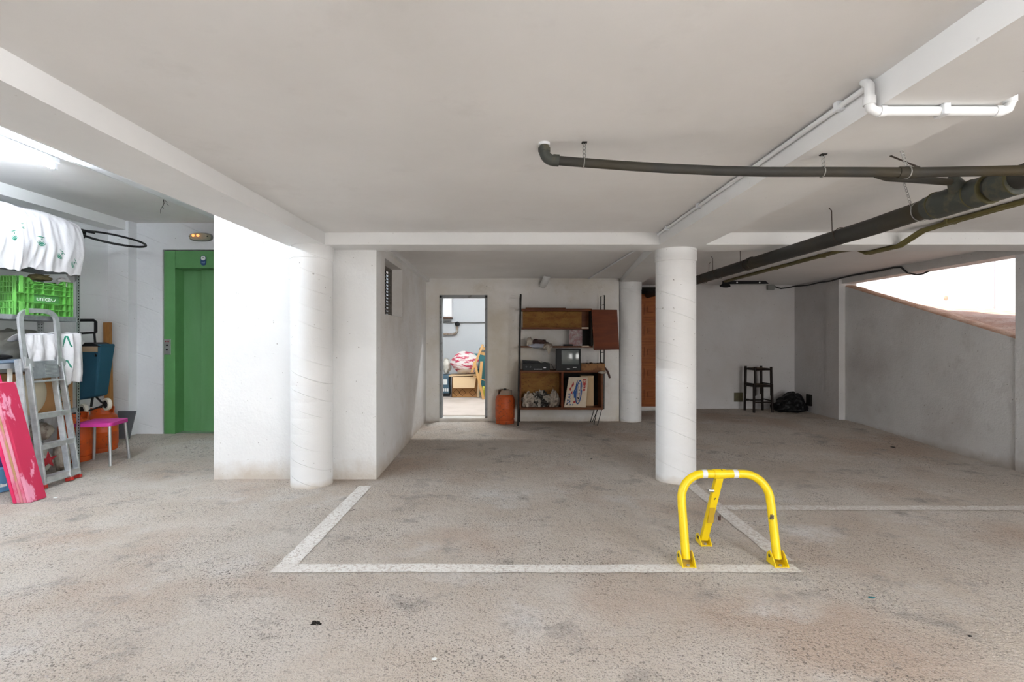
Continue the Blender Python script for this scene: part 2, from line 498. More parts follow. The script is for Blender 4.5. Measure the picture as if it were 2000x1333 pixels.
m_yellow = mat('yellow_enamel', (.84, .60, .004), .38, speck=(.07, .05, .03), sscale=22, slo=.665, shi=.675, spec=.45)
m_reflect = mat('reflective_band', (.72, .72, .74), .35)
m_grbox = mat('grey_box_plastic', (.19, .19, .18), .6)
m_slat = mat('louvre_slat', (.19, .17, .15), .6, col2=(.13, .115, .10), vscale=8)
m_doorw = mat('carved_door_wood', (.30, .085, .016), .42, spec=.14, col2=(.23, .06, .012), vscale=3, stretch=(1, 1, 5))
m_doorh = mat('carved_door_wood_level', (.33, .10, .018), .42, spec=.14, col2=(.25, .065, .012), vscale=3, stretch=(1, 1, 14))
m_frame = mat('grey_door_frame', (.26, .27, .28), .5, .2, col2=(.12, .10, .09), vscale=9, vlo=.55, vhi=.66)
m_tube = mat('fluorescent_tube', (.9, .95, 1), .4, emis=(.84, .92, 1.0), es=165)
m_tube_w = mat('added_tube_neutral', (.95, .95, .95), .4, emis=(.98, .985, 1.0), es=70)
m_tube_k = mat('added_tube_bright', (.95, .95, .95), .4, emis=(.98, .985, 1.0), es=270)
m_tube_room = mat('storeroom_tube', (.95, .95, .95), .4, emis=(.95, .98, 1.0), es=330)
m_lens = mat('lamp_lens', (.60, .56, .42), .25, trans=.35)
m_filament = mat('warm_filament', (1, .6, .3), .4, emis=(1, .34, .08), es=.8)
m_lampwhite = mat('lamp_white', (.78, .80, .82), .4)
m_gloss = mat('glossy_white', (.85, .86, .87), .15, spec=.6)
m_brass = mat('stained_pipe', (.22, .16, .11), .6, col2=(.38, .34, .30), vscale=14)
m_redstripe = mat('striped_bag', (.74, .70, .68), .55, col2=(.50, .05, .10), vscale=5, vlo=.50, vhi=.56, stretch=(1, 1, 4), bump=.4, bscale=12)
m_lwood = mat('light_beech', (.52, .30, .11), .55, col2=(.45, .24, .08), vscale=4, stretch=(1, 1, .4))
m_teal = mat('teal_plastic', (.03, .15, .17), .5)
m_bluegrey = mat('bluegrey_plastic', (.07, .13, .18), .55)
m_khaki = mat('khaki_cloth', (.20, .17, .08), .8)
m_vent = mat('olive_vent_plate', (.10, .085, .05), .6, col2=(.13, .12, .06), vscale=9)
m_bag = mat('pale_plastic_bag', (.40, .36, .31), .5, col2=(.03, .028, .025), vscale=12, vlo=.46, vhi=.54, bump=.7, bscale=12)
m_bag2 = mat('cream_plastic_bag', (.42, .36, .30), .5, col2=(.16, .12, .10), vscale=9, vlo=.5, vhi=.62, bump=.6, bscale=12)
m_rag = mat('dirty_rag', (.42, .37, .31), .85, col2=(.22, .17, .14), vscale=8, vlo=.5, vhi=.6, bump=.4, bscale=16)
m_ragd = mat('maroon_rag', (.07, .035, .03), .85, bump=.4, bscale=16)
m_sticker = mat('blue_sticker', (.01, .05, .16), .4)

# ------------------------------------------------------------------ the setting
Z_MAIN = 2.225; Z_BEAM = 2.12; Z_LEFT = 2.77
YB = 7.85; YBR = 8.83; XR = 4.92; XL = -5.0; YL = 6.5
def zf(x, y):
    z = .035*ss(5.0, 7.85, y)
    z = max(z, .095*ss(.8, 3.6, x)*ss(5.0, 7.7, y))
    z = max(z, .09*ss(-3.0, -3.7, x)*ss(5.6, 6.5, y)) if x < -2.6 else z
    z += .004*noise.noise(V((x*2.2, y*2.2, 0)))+.003*noise.noise(V((x*9, y*9, 3)))
    return z
b = B()
X0, X1, Y0, Y1 = -5.2, 5.3, -4.2, 8.95
b.grid(lambda u, v: (X0+(X1-X0)*u, Y0+(Y1-Y0)*v, zf(X0+(X1-X0)*u, Y0+(Y1-Y0)*v)), 210, 262)
floor = struct(b, 'floor', m_floor, 'rough beige grey concrete garage floor', smooth=True, org=(0, 0, 0))
def line(x0, x1, y0, y1, m, sk=0):
    b = B(); n1 = max(2, int((x1-x0)/.03)); n2 = max(2, int((y1-y0)/.03))
    def f(u, v):
        x = x0+(x1-x0)*u; y = y0+(y1-y0)*v+sk*(x-x0)
        x += .006*noise.noise(V((y*11, x*3, 2))); y += .006*noise.noise(V((x*11, y*3, 5)))
        return (x, y, zf(x, y)+.0035)
    b.grid(f, n1, n2)
    return b.build('painted_line', m, floor, smooth=True, label='worn white painted parking line')
line(-1.335, 1.62, 2.84, 2.945, m_line)
line(-1.335, -1.22, 2.947, 4.50, m_line)
line(1.55, 1.655, 2.99, 4.55, m_line2)
line(1.66, 5.1, 3.88, 3.985, m_line2, sk=-.008)

def wallbox(name, a, c, m, label, **k):
    return struct(B().box(a, c), name, m, label, **k)
# ceilings
b = B(); b.box((-1.80, -4.2, Z_MAIN), (5.5, YB+.10, Z_MAIN+.35)).box((1.5, YB+.10, Z_MAIN), (5.5, 9.2, Z_MAIN+.35))
struct(b, 'ceiling', m_ceil, 'low white plastered garage ceiling')
wallbox('ceiling_left', (-5.3, -4.2, Z_LEFT), (-1.80, 6.9, Z_LEFT+.2), m_ceil, 'higher white ceiling of the lift bay')
# beams
wallbox('ceiling_beam', (-1.962, -4.2, Z_BEAM), (-1.616, 4.787, 2.80), m_beam, 'white beam running from the lift shaft column towards the rear wall')
wallbox('ceiling_beam', (1.30, -4.2, Z_BEAM), (1.70, 4.457, 2.4), m_beam, 'white beam with conduit along its edge over the slender column')
wallbox('ceiling_beam', (-1.616, 4.457, Z_BEAM), (5.0, 4.787, 2.4), m_beam, 'white cross beam resting on both front columns')
b = B(); b.hexa([(1.34,4.787,2.13),(1.70,4.787,2.13),(2.03,7.95,2.165),(1.70,7.95,2.165),(1.34,4.787,2.4),(1.70,4.787,2.4),(2.03,7.95,2.4),(1.70,7.95,2.4)])
struct(b, 'ceiling_beam', m_beam, 'white slanting beam over the rear column')
wallbox('ceiling_beam', (-5.05, -4.2, 2.655), (-4.78, 6.36, 2.9), m_beam, 'shallow white beam above the metal shelving')
# columns
def column(x, y, r, top, label, seams=True):
    b = B(); z0 = -.03
    prof = [(r*1.01, z0), (r, .05)]
    for k in range(1, 15):
        z = .05+k*.14
        if z < top-.13: prof += [(r, z-.006), (r*.994, z), (r*1.002, z+.006)]
    prof += [(r, top-.115), (r*1.035, top-.112), (r*1.04, top-.006), (r*1.02, top+.01)]
    b.lathe(prof, (x, y, 0), 48)
    return struct(b, 'column', m_col, label, smooth=True, auto=60)
column(-1.78, 4.59, .179, Z_BEAM, 'round white column against the lift shaft wall')
column(1.528, 4.735, .179, Z_BEAM, 'round white column standing free behind the yellow barrier')
column(1.846, 7.90, .170, 2.17, 'round white column at the end of the wall with the old shelving')

# lift shaft block: front, side with window opening, left side
wallbox('wall_shaft_front', (-2.74, 4.73, -.05), (-1.239, 4.88, 2.80), m_white, 'bright white front wall of the lift shaft')
wallbox('wall_shaft_left', (-2.74, 4.88, -.05), (-2.60, 6.9, 2.80), m_white, 'white side wall of the shaft beside the lift')
def sx(y): return -1.239-(y-4.73)*(.056/3.12)
WY0, WY1, WZ0, WZ1 = 5.08, 5.96, 1.545, 2.10
b = B()
def sidepiece(y0, y1, z0, z1):
    b.hexa([(sx(y0)-.16,y0,z0),(sx(y0),y0,z0),(sx(y1),y1,z0),(sx(y1)-.16,y1,z0),(sx(y0)-.16,y0,z1),(sx(y0),y0,z1),(sx(y1),y1,z1),(sx(y1)-.16,y1,z1)])
sidepiece(4.88, WY0, -.05, 2.5); sidepiece(WY1, YB+.1, -.05, 2.5); sidepiece(WY0, WY1, -.05, WZ0); sidepiece(WY0, WY1, WZ1, 2.5)
struct(b, 'wall_shaft_right', m_boxside, 'stained white wall with a louvred vent')
# thin coving along the top of that wall
struct(B().hexa([(sx(4.79)-.01,4.79,2.17),(sx(4.79)+.05,4.79,2.17),(sx(YB)+.05,YB,2.17),(sx(YB)-.01,YB,2.17),(sx(4.79)-.01,4.79,2.23),(sx(4.79)+.05,4.79,2.23),(sx(YB)+.05,YB,2.23),(sx(YB)-.01,YB,2.23)]), 'trim_1', m_beam, 'shallow white ledge under the ceiling')
# louvre window
win = thing('window_1', (sx(5.5)-.13, 5.52, WZ0), 'narrow louvred vent of dark slats in the stained wall', None); win['kind'] = 'structure'
b = B(); xx = sx(5.5)-.145
b.box((xx-.02, WY0, WZ0), (xx+.02, WY0+.03, WZ1)).box((xx-.02, WY1-.03, WZ0), (xx+.02, WY1, WZ1)).box((xx-.02, WY0, WZ1-.025), (xx+.02, WY1, WZ1)).box((xx-.02, WY0, WZ0), (xx+.02, WY1, WZ0+.025))
b.build('window_frame', m_slat, win)
for k in range(14):
    z = WZ0+.045+k*.0365
    B().hexa([(xx-.022,WY0+.02,z+.018),(xx+.018,WY0+.02,z-.012),(xx+.018,WY1-.02,z-.012),(xx-.022,WY1-.02,z+.018),
              (xx-.022,WY0+.02,z+.022),(xx+.018,WY0+.02,z-.008),(xx+.018,WY1-.02,z-.008),(xx-.022,WY1-.02,z+.022)]).build('slat', m_slat, win)
B().box((xx-.07, WY0-.05, WZ0-.05), (xx-.06, WY1+.05, WZ1+.05)).build('interior_shade', m_dark, win)  # dark sheet standing in for the unlit shaft interior behind the slats

# back wall (left part) with the storeroom doorway
DX0, DX1, DZ = -1.078, -.361, 1.962
b = B()
b.box((-1.50, YB, -.05), (DX0, YB+.16, 2.5)).box((DX1, YB, -.05), (1.665, YB+.16, 2.5)).box((DX0, YB, DZ), (DX1, YB+.16, 2.5))
struct(b, 'wall_back', m_back, 'stained off white back wall with storeroom doorway')
d = thing('door_1', ((DX0+DX1)/2, YB, .03), 'grey metal frame of the open storeroom doorway', None); d['kind'] = 'structure'
B().box((DX0-.008, YB-.012, .05), (DX0+.03, YB+.14, DZ)).build('door_jamb', m_frame, d)
B().box((DX1-.03, YB-.012, .05), (DX1+.008, YB+.14, DZ)).build('door_jamb', m_frame, d)
B().box((DX0-.008, YB-.012, DZ-.035), (DX1+.008, YB+.14, DZ+.008)).build('door_head', m_frame, d)
B().box((DX0-.02, YB-.03, -.02), (DX1+.02, YB+.17, .085)).build('door_sill', m_back, d, bevel=.008)
# storeroom behind it
wallbox('floor_storeroom', (-1.9, YB+.16, -.02), (1.4, 11.75, .10), m_tilefloor, 'pale tiled storeroom floor')
b = B()
for i in range(9):
    for j in range(7): pass
wallbox('wall_storeroom_back', (-1.9, 11.6, -.1), (1.4, 11.75, 3.0), m_store, 'white back wall of the storeroom')
wallbox('wall_storeroom_left', (-2.0, YB+.10, -.1), (-1.9, 11.75, 3.0), m_store, 'white left wall of the storeroom')
wallbox('wall_storeroom_right', (1.4, YB+.16, -.1), (1.5, 11.75, 3.0), m_store, 'white right wall of the storeroom')
wallbox('ceiling_storeroom', (-2.0, YB+.16, 2.75), (1.5, 11.75, 2.9), m_white, 'white storeroom ceiling')
wallbox('wall_storeroom_front', (-2.0, YB+.0, 2.45), (1.5, YB+.16, 3.0), m_store, 'white wall above the storeroom doorway')

# rear right bay
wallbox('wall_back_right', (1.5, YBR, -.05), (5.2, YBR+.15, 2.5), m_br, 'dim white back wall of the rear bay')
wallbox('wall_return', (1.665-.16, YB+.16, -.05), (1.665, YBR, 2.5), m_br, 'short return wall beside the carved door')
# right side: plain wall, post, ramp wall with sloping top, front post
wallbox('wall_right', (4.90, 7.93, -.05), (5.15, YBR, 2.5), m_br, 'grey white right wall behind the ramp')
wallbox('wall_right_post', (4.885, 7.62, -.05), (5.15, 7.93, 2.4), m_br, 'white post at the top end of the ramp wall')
wallbox('wall_right_front', (4.96, 4.46, -.05), (5.2, 5.03, 2.4), m_right, 'white rendered post at the low end of the ramp wall')
wallbox('wall_right_near', (5.15, -4.2, -.05), (5.3, 4.5, 2.4), m_right, 'white right wall beside the parking bay')
WTOP0, WTOP1 = 1.285, 2.085
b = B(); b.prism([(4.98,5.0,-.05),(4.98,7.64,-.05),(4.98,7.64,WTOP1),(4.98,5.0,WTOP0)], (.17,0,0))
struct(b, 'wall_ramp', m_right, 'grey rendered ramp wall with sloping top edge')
wallbox('ceiling_beam', (4.93, 4.787, Z_BEAM), (5.13, YBR, 2.4), m_right, 'grey lintel beam over the ramp opening')
# rear of the garage, with a gate opening invented to carry the light
b = B(); b.box((-5.3, -4.2, -.05), (1.9, -4.0, 3.0)).box((5.1, -4.2, -.05), (5.4, -4.0, 3.0)).box((1.9, -4.2, 2.1), (5.1, -4.0, 3.0))
struct(b, 'wall_rear', m_rear, 'white rear wall around an invented gate opening')
# left side
wallbox('wall_left', (-5.2, -4.2, -.05), (XL, 6.36, 3.0), m_left, 'white block wall behind the metal shelving')
wallbox('wall_left_pier', (-5.2, 6.36, -.05), (-4.745, 6.9, 3.0), m_left, 'white pier in the corner beside the lift')
LX0, LX1, LZ1 = -4.405, -2.90, 2.42
b = B(); b.box((-4.745, YL, -.05), (LX0-.012, YL+.4, 3.0)).box((LX0-.012, YL, LZ1+.012), (LX1+.01, YL+.4, 3.0)).box((LX1+.01, YL, -.05), (-2.6, YL+.4, 3.0))
struct(b, 'wall_lift', m_left, 'white wall around the green lift door')

# outdoor ramp and its far wall
def ramp(u, v):
    Y = 3.6+(9.9-3.6)*v
    zi = min(WTOP0+(Y-5.0)*(WTOP1-WTOP0)/2.64, 2.10)-.02+.012*noise.noise(V((Y*4, u*9, 0)))
    zo = 1.72+.11*(Y-7.3)+.02*noise.noise(V((Y*2, 7, 0)))
    t = ss(0, .30, u)
    return (5.14+(7.3-5.14)*u, Y, zi*(1-t)+zo*t + .01*noise.noise(V((u*14, Y*7, 2))))
b = B(); b.grid(ramp, 16, 60)
struct(b, 'floor_ramp', m_earth, 'sunlit terracotta coloured ramp outside', smooth=True)
b = B()
def kerb(u, v):
    Y = 5.0+2.64*v; z = WTOP0+(Y-5.0)*(WTOP1-WTOP0)/2.64
    a = u*PI; h = .028+.012*noise.noise(V((Y*6, 1, 1)))
    return (5.065-.085*math.cos(a), Y, z-.004+math.sin(a)*h)
b.grid(kerb, 8, 70)
struct(b, 'trim_2', m_earth, 'earthy brown edging along the sloping ramp wall', smooth=True)
b = B()
b.box((7.3, 2.5, .5), (7.5, 7.72, 4.2)); b.box((7.27, 7.72, .5), (7.5, 12.5, 4.2))
struct(b, 'wall_outside', m_outwall, 'bright sunlit white wall across the ramp')
single(B().blob((7.28, 8.55, 1.985), (.02, .05, .055), .3, 2, 2), 'rubble_stone', m_earth, 'small brown stone at the foot of the sunlit wall', 'stone')

# ------------------------------------------------------------------ lift door
lift = thing('door_2', (-3.7, YL, .09), 'green metal lift door with two sliding panels', None); lift['kind'] = 'structure'
JX = -4.264; HZ = 2.20
B().box((LX0, YL+.01, .04), (JX, YL+.20, LZ1)).build('door_jamb', m_green, lift, bevel=.003)
B().box((-3.10, YL+.01, .04), (LX1, YL+.20, LZ1)).build('door_jamb', m_green, lift, bevel=.003)
B().box((JX, YL+.012, HZ), (-3.10, YL+.20, LZ1)).build('door_head', m_green, lift, bevel=.003)
B().box((JX, YL+.185, .06), (-3.98, YL+.21, HZ)).build('door_leaf', m_green2, lift)
B().box((-4.005, YL+.135, .06), (-3.10, YL+.16, HZ)).build('door_leaf', m_green2, lift, bevel=.003)
B().box((JX, YL+.03, .055), (-3.10, YL+.20, .095)).build('door_sill', m_steel, lift)
px = at(326.5, 678, YL)
cp = B().box((px.x-.042, YL-.002, px.z-.098), (px.x+.042, YL+.012, px.z+.098)).build('call_panel', m_steel, lift, bevel=.003, label='brushed steel lift call panel')
B().lathe([(.012, 0), (.012, .008), (.009, .011)], (px.x, YL-.002, px.z-.035), 16, m=Matrix.Rotation(PI/2, 4, 'X')).build('call_button', m_dark, cp, smooth=True)
B().lathe([(.018, 0), (.018, .004)], (px.x, YL-.002, px.z-.035), 16, m=Matrix.Rotation(PI/2, 4, 'X')).build('button_ring', m_chrome, cp)
B().box((px.x-.012, YL-.006, px.z+.012), (px.x+.012, YL-.001, px.z+.028)).build('indicator', m_dark, cp)
for k in (-1, 0, 1):
    B().box((px.x+k*.018-.006, YL-.004, px.z+.062), (px.x+k*.018+.006, YL-.001, px.z+.074)).build('indicator_mark', m_redprint, cp)
st = at(396.5, 509, YL)
def capsule(b, c, w, h, y0, y1, n=10):
    pts = []
    for i in range(n+1):
        a = PI*i/n; pts.append((c.x+w/2*math.cos(a), y0, c.z+h/2-w/2+w/2*math.sin(a)))
    for i in range(n+1):
        a = PI+PI*i/n; pts.append((c.x+w/2*math.cos(a), y0, c.z-h/2+w/2+w/2*math.sin(a)))
    b.prism(pts, (0, y1-y0, 0)); return b
sk = capsule(B(), st, .070, .128, YL+.006, YL+.012).build('sticker', m_sticker, lift, label='small blue and white capsule sticker')
B().lathe([(.029, 0), (.029, .002)], (st.x, YL+.006, st.z+.030), 20, m=Matrix.Rotation(PI/2, 4, 'X')).build('sticker_disc', m_whiteink, sk)
B().lathe([(.006, 0), (.006, .001)], (st.x, YL+.003, st.z+.038), 8, m=Matrix.Rotation(PI/2, 4, 'X')).build('sticker_emblem', m_dark, sk)
text('sticker_text', 'scal', .030, (st.x, YL+.005, st.z-.025), FACE_CAM, mat('pale_blue_print', (.35, .45, .75), .6), sk)

# emergency light above the lift
ec = at(389.5, 462.5, YL-.05)
el = thing('emergency_light', (ec.x, YL, ec.z-.055), 'oval bulkhead lamp with glowing orange filaments above the lift', 'lamp')
def oval(b, cx, cz, w, h, y0, y1, s=.85, n=36, p=3.0):
    ringa = []; ringb = []
    for i in range(n):
        a = 2*PI*i/n; c, q = math.cos(a), math.sin(a)
        x = w/2*math.copysign(abs(c)**(2/p), c); z = h/2*math.copysign(abs(q)**(2/p), q)
        ringa.append((cx+x, y0, cz+z)); ringb.append((cx+x*s, y1, cz+z*s))
    b.add(ringa+ringb, [list(range(n)), [n+i for i in range(n)][::-1]]+[[i, (i+1)%n, n+(i+1)%n, n+i] for i in range(n)])
    return b
oval(B(), ec.x, ec.z, .285, .108, YL, YL-.03, .98).build('housing', m_grbox, el, smooth=True)
oval(B(), ec.x, ec.z, .262, .092, YL-.03, YL-.075, .86).build('lens', m_lens, el, smooth=True)
for k in (-1, 1):
    B().lathe([(.004, 0), (.016, .008), (.018, .018), (.010, .03)], (ec.x-.025+k*.03, YL-.076, ec.z+.008), 14, m=Matrix.Rotation(PI/2, 4, 'X')).build('filament', m_filament, el, smooth=True)
    B().lathe([(.007, 0), (.007, .012)], (ec.x+k*.112, YL-.066, ec.z), 10, m=Matrix.Rotation(PI/2, 4, 'X')).build('screw', m_dark, el)

# ------------------------------------------------------------------ left bay ceiling fittings
def tube_lamp(name, x, y0, y1, zc, mt, label, group=None):
    t = thing(name, (x, (y0+y1)/2, zc-.06), label, 'lamp', group)
    B().box((x-.035, y0, zc-.045), (x+.035, y1, zc)).build('housing', m_lampwhite, t, bevel=.006)
    for y in (y0+.02, y1-.02):
        B().box((x-.018, y-.015, zc-.095), (x+.018, y+.015, zc-.045)).build('lamp_holder', m_lampwhite, t)
    B().tube([(x, y0+.035, zc-.078), (x, y1-.035, zc-.078)], .0165, 12).build('tube', mt, t, smooth=True)
    return t
tube_lamp('fluorescent_lamp', -3.70, 2.62, 4.17, Z_LEFT, m_tube, 'lit fluorescent batten lamp on the lift bay ceiling')
tube_lamp('fluorescent_lamp', -3.70, -.9, .65, Z_LEFT, m_tube, 'added out of view fill lamp further out along the lift bay ceiling')  # invented lamp outside the frame, brightens the lift bay
tube_lamp('fluorescent_lamp', -.3, -.55, 1.0, Z_MAIN, m_tube_w, 'added out of view fill lamp on the low ceiling over the parking aisle')  # invented lamp above the viewer, fills the front floor and ceiling
tube_lamp('fluorescent_lamp', 3.0, -1.3, .25, Z_MAIN, m_tube_k, 'added out of view key lamp on the low ceiling beside the right wall')  # invented key lamp outside the frame, throws light from the right
single(B().tube([(-3.60, -2, Z_LEFT-.012), (-3.60, 6.49, Z_LEFT-.012)], .011, 8), 'ceiling_conduit', m_wpipe, 'white conduit along the lift bay ceiling to the lift wall', 'conduit', smooth=True)
single(B().box((-3.56, -2, Z_LEFT-.03), (-3.46, 6.49, Z_LEFT)), 'cable_trunking', m_lampwhite, 'flat white cable trunking on the lift bay ceiling', 'trunking', bevel=.004)
b = B()
wp = V((-3.66, 5.4, Z_LEFT))
for dx, dy, L in ((.0, .0, .10), (.03, .02, .06), (-.02, .0, .15)):
    b.tube([wp+V((0, 0, .0)), wp+V((dx*.5+.01, dy, -L*.4)), wp+V((dx-.01, dy, -L*.7)), wp+V((dx*1.4, dy, -L))], .0025, 6)
single(b, 'loose_wires', m_cable, 'short loose wires dangling from the lift bay ceiling', 'wires', smooth=True)

# ------------------------------------------------------------------ metal shelving and its load
SX0, SX1 = -4.72, -4.32; SY0, SY1 = 4.05, 5.14
sh = thing('metal_shelving', ((SX0+SX1)/2, (SY0+SY1)/2, 0), 'grey perforated steel shelving along the left wall', 'shelving')
for x, sxn in ((SX1, -1), (SX0, 1)):
    for y, syn in ((SY1, -1), (SY0, 1)):
        b = B(); b.box((x, y, 0), (x+sxn*.038, y+syn*.003, 2.0)).box((x, y, 0), (x+sxn*.003, y+syn*.038, 2.0))
        o = b.build('post', m_perf, sh)
        c = V((x+sxn*.019, y+syn*.019, 0)); o.data.transform(Matrix.Translation(ORG[sh]-c)); o.location = c-ORG[sh]
for z in (1.965, 1.487, 1.06, .585):
    b = B(); b.box((SX0+.004, SY0+.004, z+.022), (SX1-.004, SY1-.004, z+.025))
    b.box((SX1-.006, SY0+.004, z-.018), (SX1-.003, SY1-.004, z+.025)).box((SX0+.003, SY0+.004, z-.018), (SX0+.006, SY1-.004, z+.025))
    b.box((SX0+.004, SY1-.007, z-.018), (SX1-.004, SY1-.004, z+.025)).box((SX0+.004, SY0+.004, z-.018), (SX1-.004, SY0+.007, z+.025))
    s_ = b.build('shelf', m_galv, sh)
    for y in (SY1-.025, SY0+.025):
        B().lathe([(.007, 0), (.007, .006)], (SX1, y, z+.003), 8, m=Matrix.Rotation(PI/2, 4, 'Y')).build('bolt', m_dark, s_)

# sheet covered bundle on the top shelf
SHB = [(-4.285,1.93),(-4.262,2.02),(-4.235,2.15),(-4.245,2.28),(-4.285,2.41),(-4.36,2.475),(-4.50,2.50),(-4.66,2.49),(-4.74,2.40),(-4.76,2.20),(-4.75,2.0)]
def catm(pts, t):
    n = len(pts)-1; x = t*n; i = min(int(x), n-1); f = x-i
    p = [V((*pts[max(0, min(n, k))], 0)) for k in (i-1, i, i+1, i+2)]
    return .5*((2*p[1])+(-p[0]+p[2])*f+(2*p[0]-5*p[1]+4*p[2]-p[3])*f*f+(-p[0]+3*p[1]-3*p[2]+p[3])*f**3)
def sheet_fn(y0, y1, out, low, seed, close=True):
    def f(u, v):
        q = catm(SHB, v); x, z = q.x, q.y
        y = y0+(y1-y0)*u
        e = ss(.86, 1.0, u) if close else 0
        cx, cz = -4.50, 2.2
        fold = .030*noise.noise(V((u*5, v*1.6, seed)))+.012*noise.noise(V((u*15+v*3, v*1.5, seed+3)))-.012*abs(noise.noise(V((u*9-v*4, v*1.2, seed+8))))
        front = 1-ss(.40, .60, v)
        x += out*front+fold*front; z += low*(1-ss(0, .3, v))
        z += .05*noise.noise(V((u*3.1, seed, 1)))*(ss(.30, .5, v))
        if v < .12: z += .03*noise.noise(V((u*9, seed, 7)))
        top = ss(.33, .6, v)
        z -= .045*(u-.55)*0
        if close:
            x = x+(cx-x)*e*.75; z = z+(cz-z)*e*.30*(1 if z > cz else .2); z -= .10*e*(1-ss(0, .3, v))
            y += .05*math.sin(PI*min(1, v/.5))*e+.012*math.sin(v*40)*e
        return V((x, y, z))
    return f
def normal_at(f, u, v):
    h = .003
    a = f(min(1, u+h), v)-f(max(0, u-h), v); c = f(u, min(1, v+h))-f(u, max(0, v-h))
    n = a.cross(c).normalized()
    return n if n.x > 0 else -n
fS = sheet_fn(4.455, 5.20, 0, 0, 1.0)
b = B(); b.grid(fS, 90, 70)
b.add([fS(1, j/12) for j in range(13)], [list(range(13))])
b.add([fS(0, j/12) for j in range(13)], [list(range(13))])
bs = single(b, 'covered_bundle', m_sheet, 'bundle under a white sheet with green curved logos on the top shelf', 'bundle', smooth=True, auto=80)
def emblem(f, uc, vc, s, parent, seed=0, ang=0):
    def ribbon(pts, wd, nm):
        b = B(); vs = []
        for i, (a, c) in enumerate(pts):
            t = (V(pts[min(i+1, len(pts)-1)])-V(pts[max(i-1, 0)])).normalized(); n2 = V((-t.y, t.x))
            ww = wd*math.sin(PI*(i+.7)/(len(pts)+.4))
            for sg in (-1, 1):
                q = V((a, c))+n2*sg*ww
                ca, sa = math.cos(ang), math.sin(ang)
                du = (q.x*ca-q.y*sa)*s/.88; dv = (q.x*sa+q.y*ca)*s/1.35
                uu = max(0, min(1, uc+du)); vv = max(0, min(1, vc+dv))
                vs.append(f(uu, vv)+normal_at(f, uu, vv)*.006)
        b.add(vs, [[2*i, 2*i+2, 2*i+3, 2*i+1] for i in range(len(pts)-1)])
        b.build(nm, m_greenink, parent)
    for k, (r, wd) in enumerate(((.30, .035), (.46, .05), (.62, .05))):
        ribbon([(r*math.cos(PI*1.12+PI*.72*i/9)*1.1, r*math.sin(PI*1.12+PI*.72*i/9)) for i in range(10)], wd*1.2, 'logo_arc')
    ribbon([(-.62+1.24*i/7, .28+.03*(i % 2)) for i in range(8)], .05, 'logo_lettering')
    ribbon([(-.06, .05), (0, .0), (.06, .16)], .09, 'logo_arc')
emblem(fS, .235, .235, .085, bs); emblem(fS, .52, .165, .07, bs, ang=-.5); emblem(fS, .72, .12, .065, bs, ang=-.7)
fS2 = sheet_fn(3.9, 4.45, .030, -.035, 5.0, close=False)
b = B(); b.grid(fS2, 60, 60)
b.add([fS2(1, j/12) for j in range(13)], [list(range(13))]); b.add([fS2(0, j/12) for j in range(13)], [list(range(13))])
bs2 = single(b, 'covered_bundle', m_sheet, 'bundle under an overlapping brighter white sheet reaching below the top shelf', 'bundle', smooth=True, auto=80)
emblem(fS2, .80, .235, .075, bs2, ang=.25); emblem(fS2, .94, .30, .05, bs2, ang=.1)

# black hoop stuck out behind the bundle
c = at(222, 467, 5.48)
b = B(); b.tube([c+V((.30, 0, -.085))*math.cos(2*PI*i/48)+V((-.02, .27, .055))*math.sin(2*PI*i/48) for i in range(48)], .0115, 8, closed=True)
hp = thing('rubber_hoop', c+V((-.3, 0, 0)), 'thin black hoop jutting out from behind the sheeted bundle', 'hoop')
b.build('ring', m_black, hp, smooth=True)
B().tube([c+V((-.36, -.02, .10)), c+V((-.30, 0, .085)), c+V((-.22, .02, .07))], .014, 8).build('sleeve', m_black, hp, smooth=True)
B().blob(c+V((-.33, .0, .05)), (.03, .03, .05), .2, 2, 2).build('grip', m_black, hp, smooth=True)

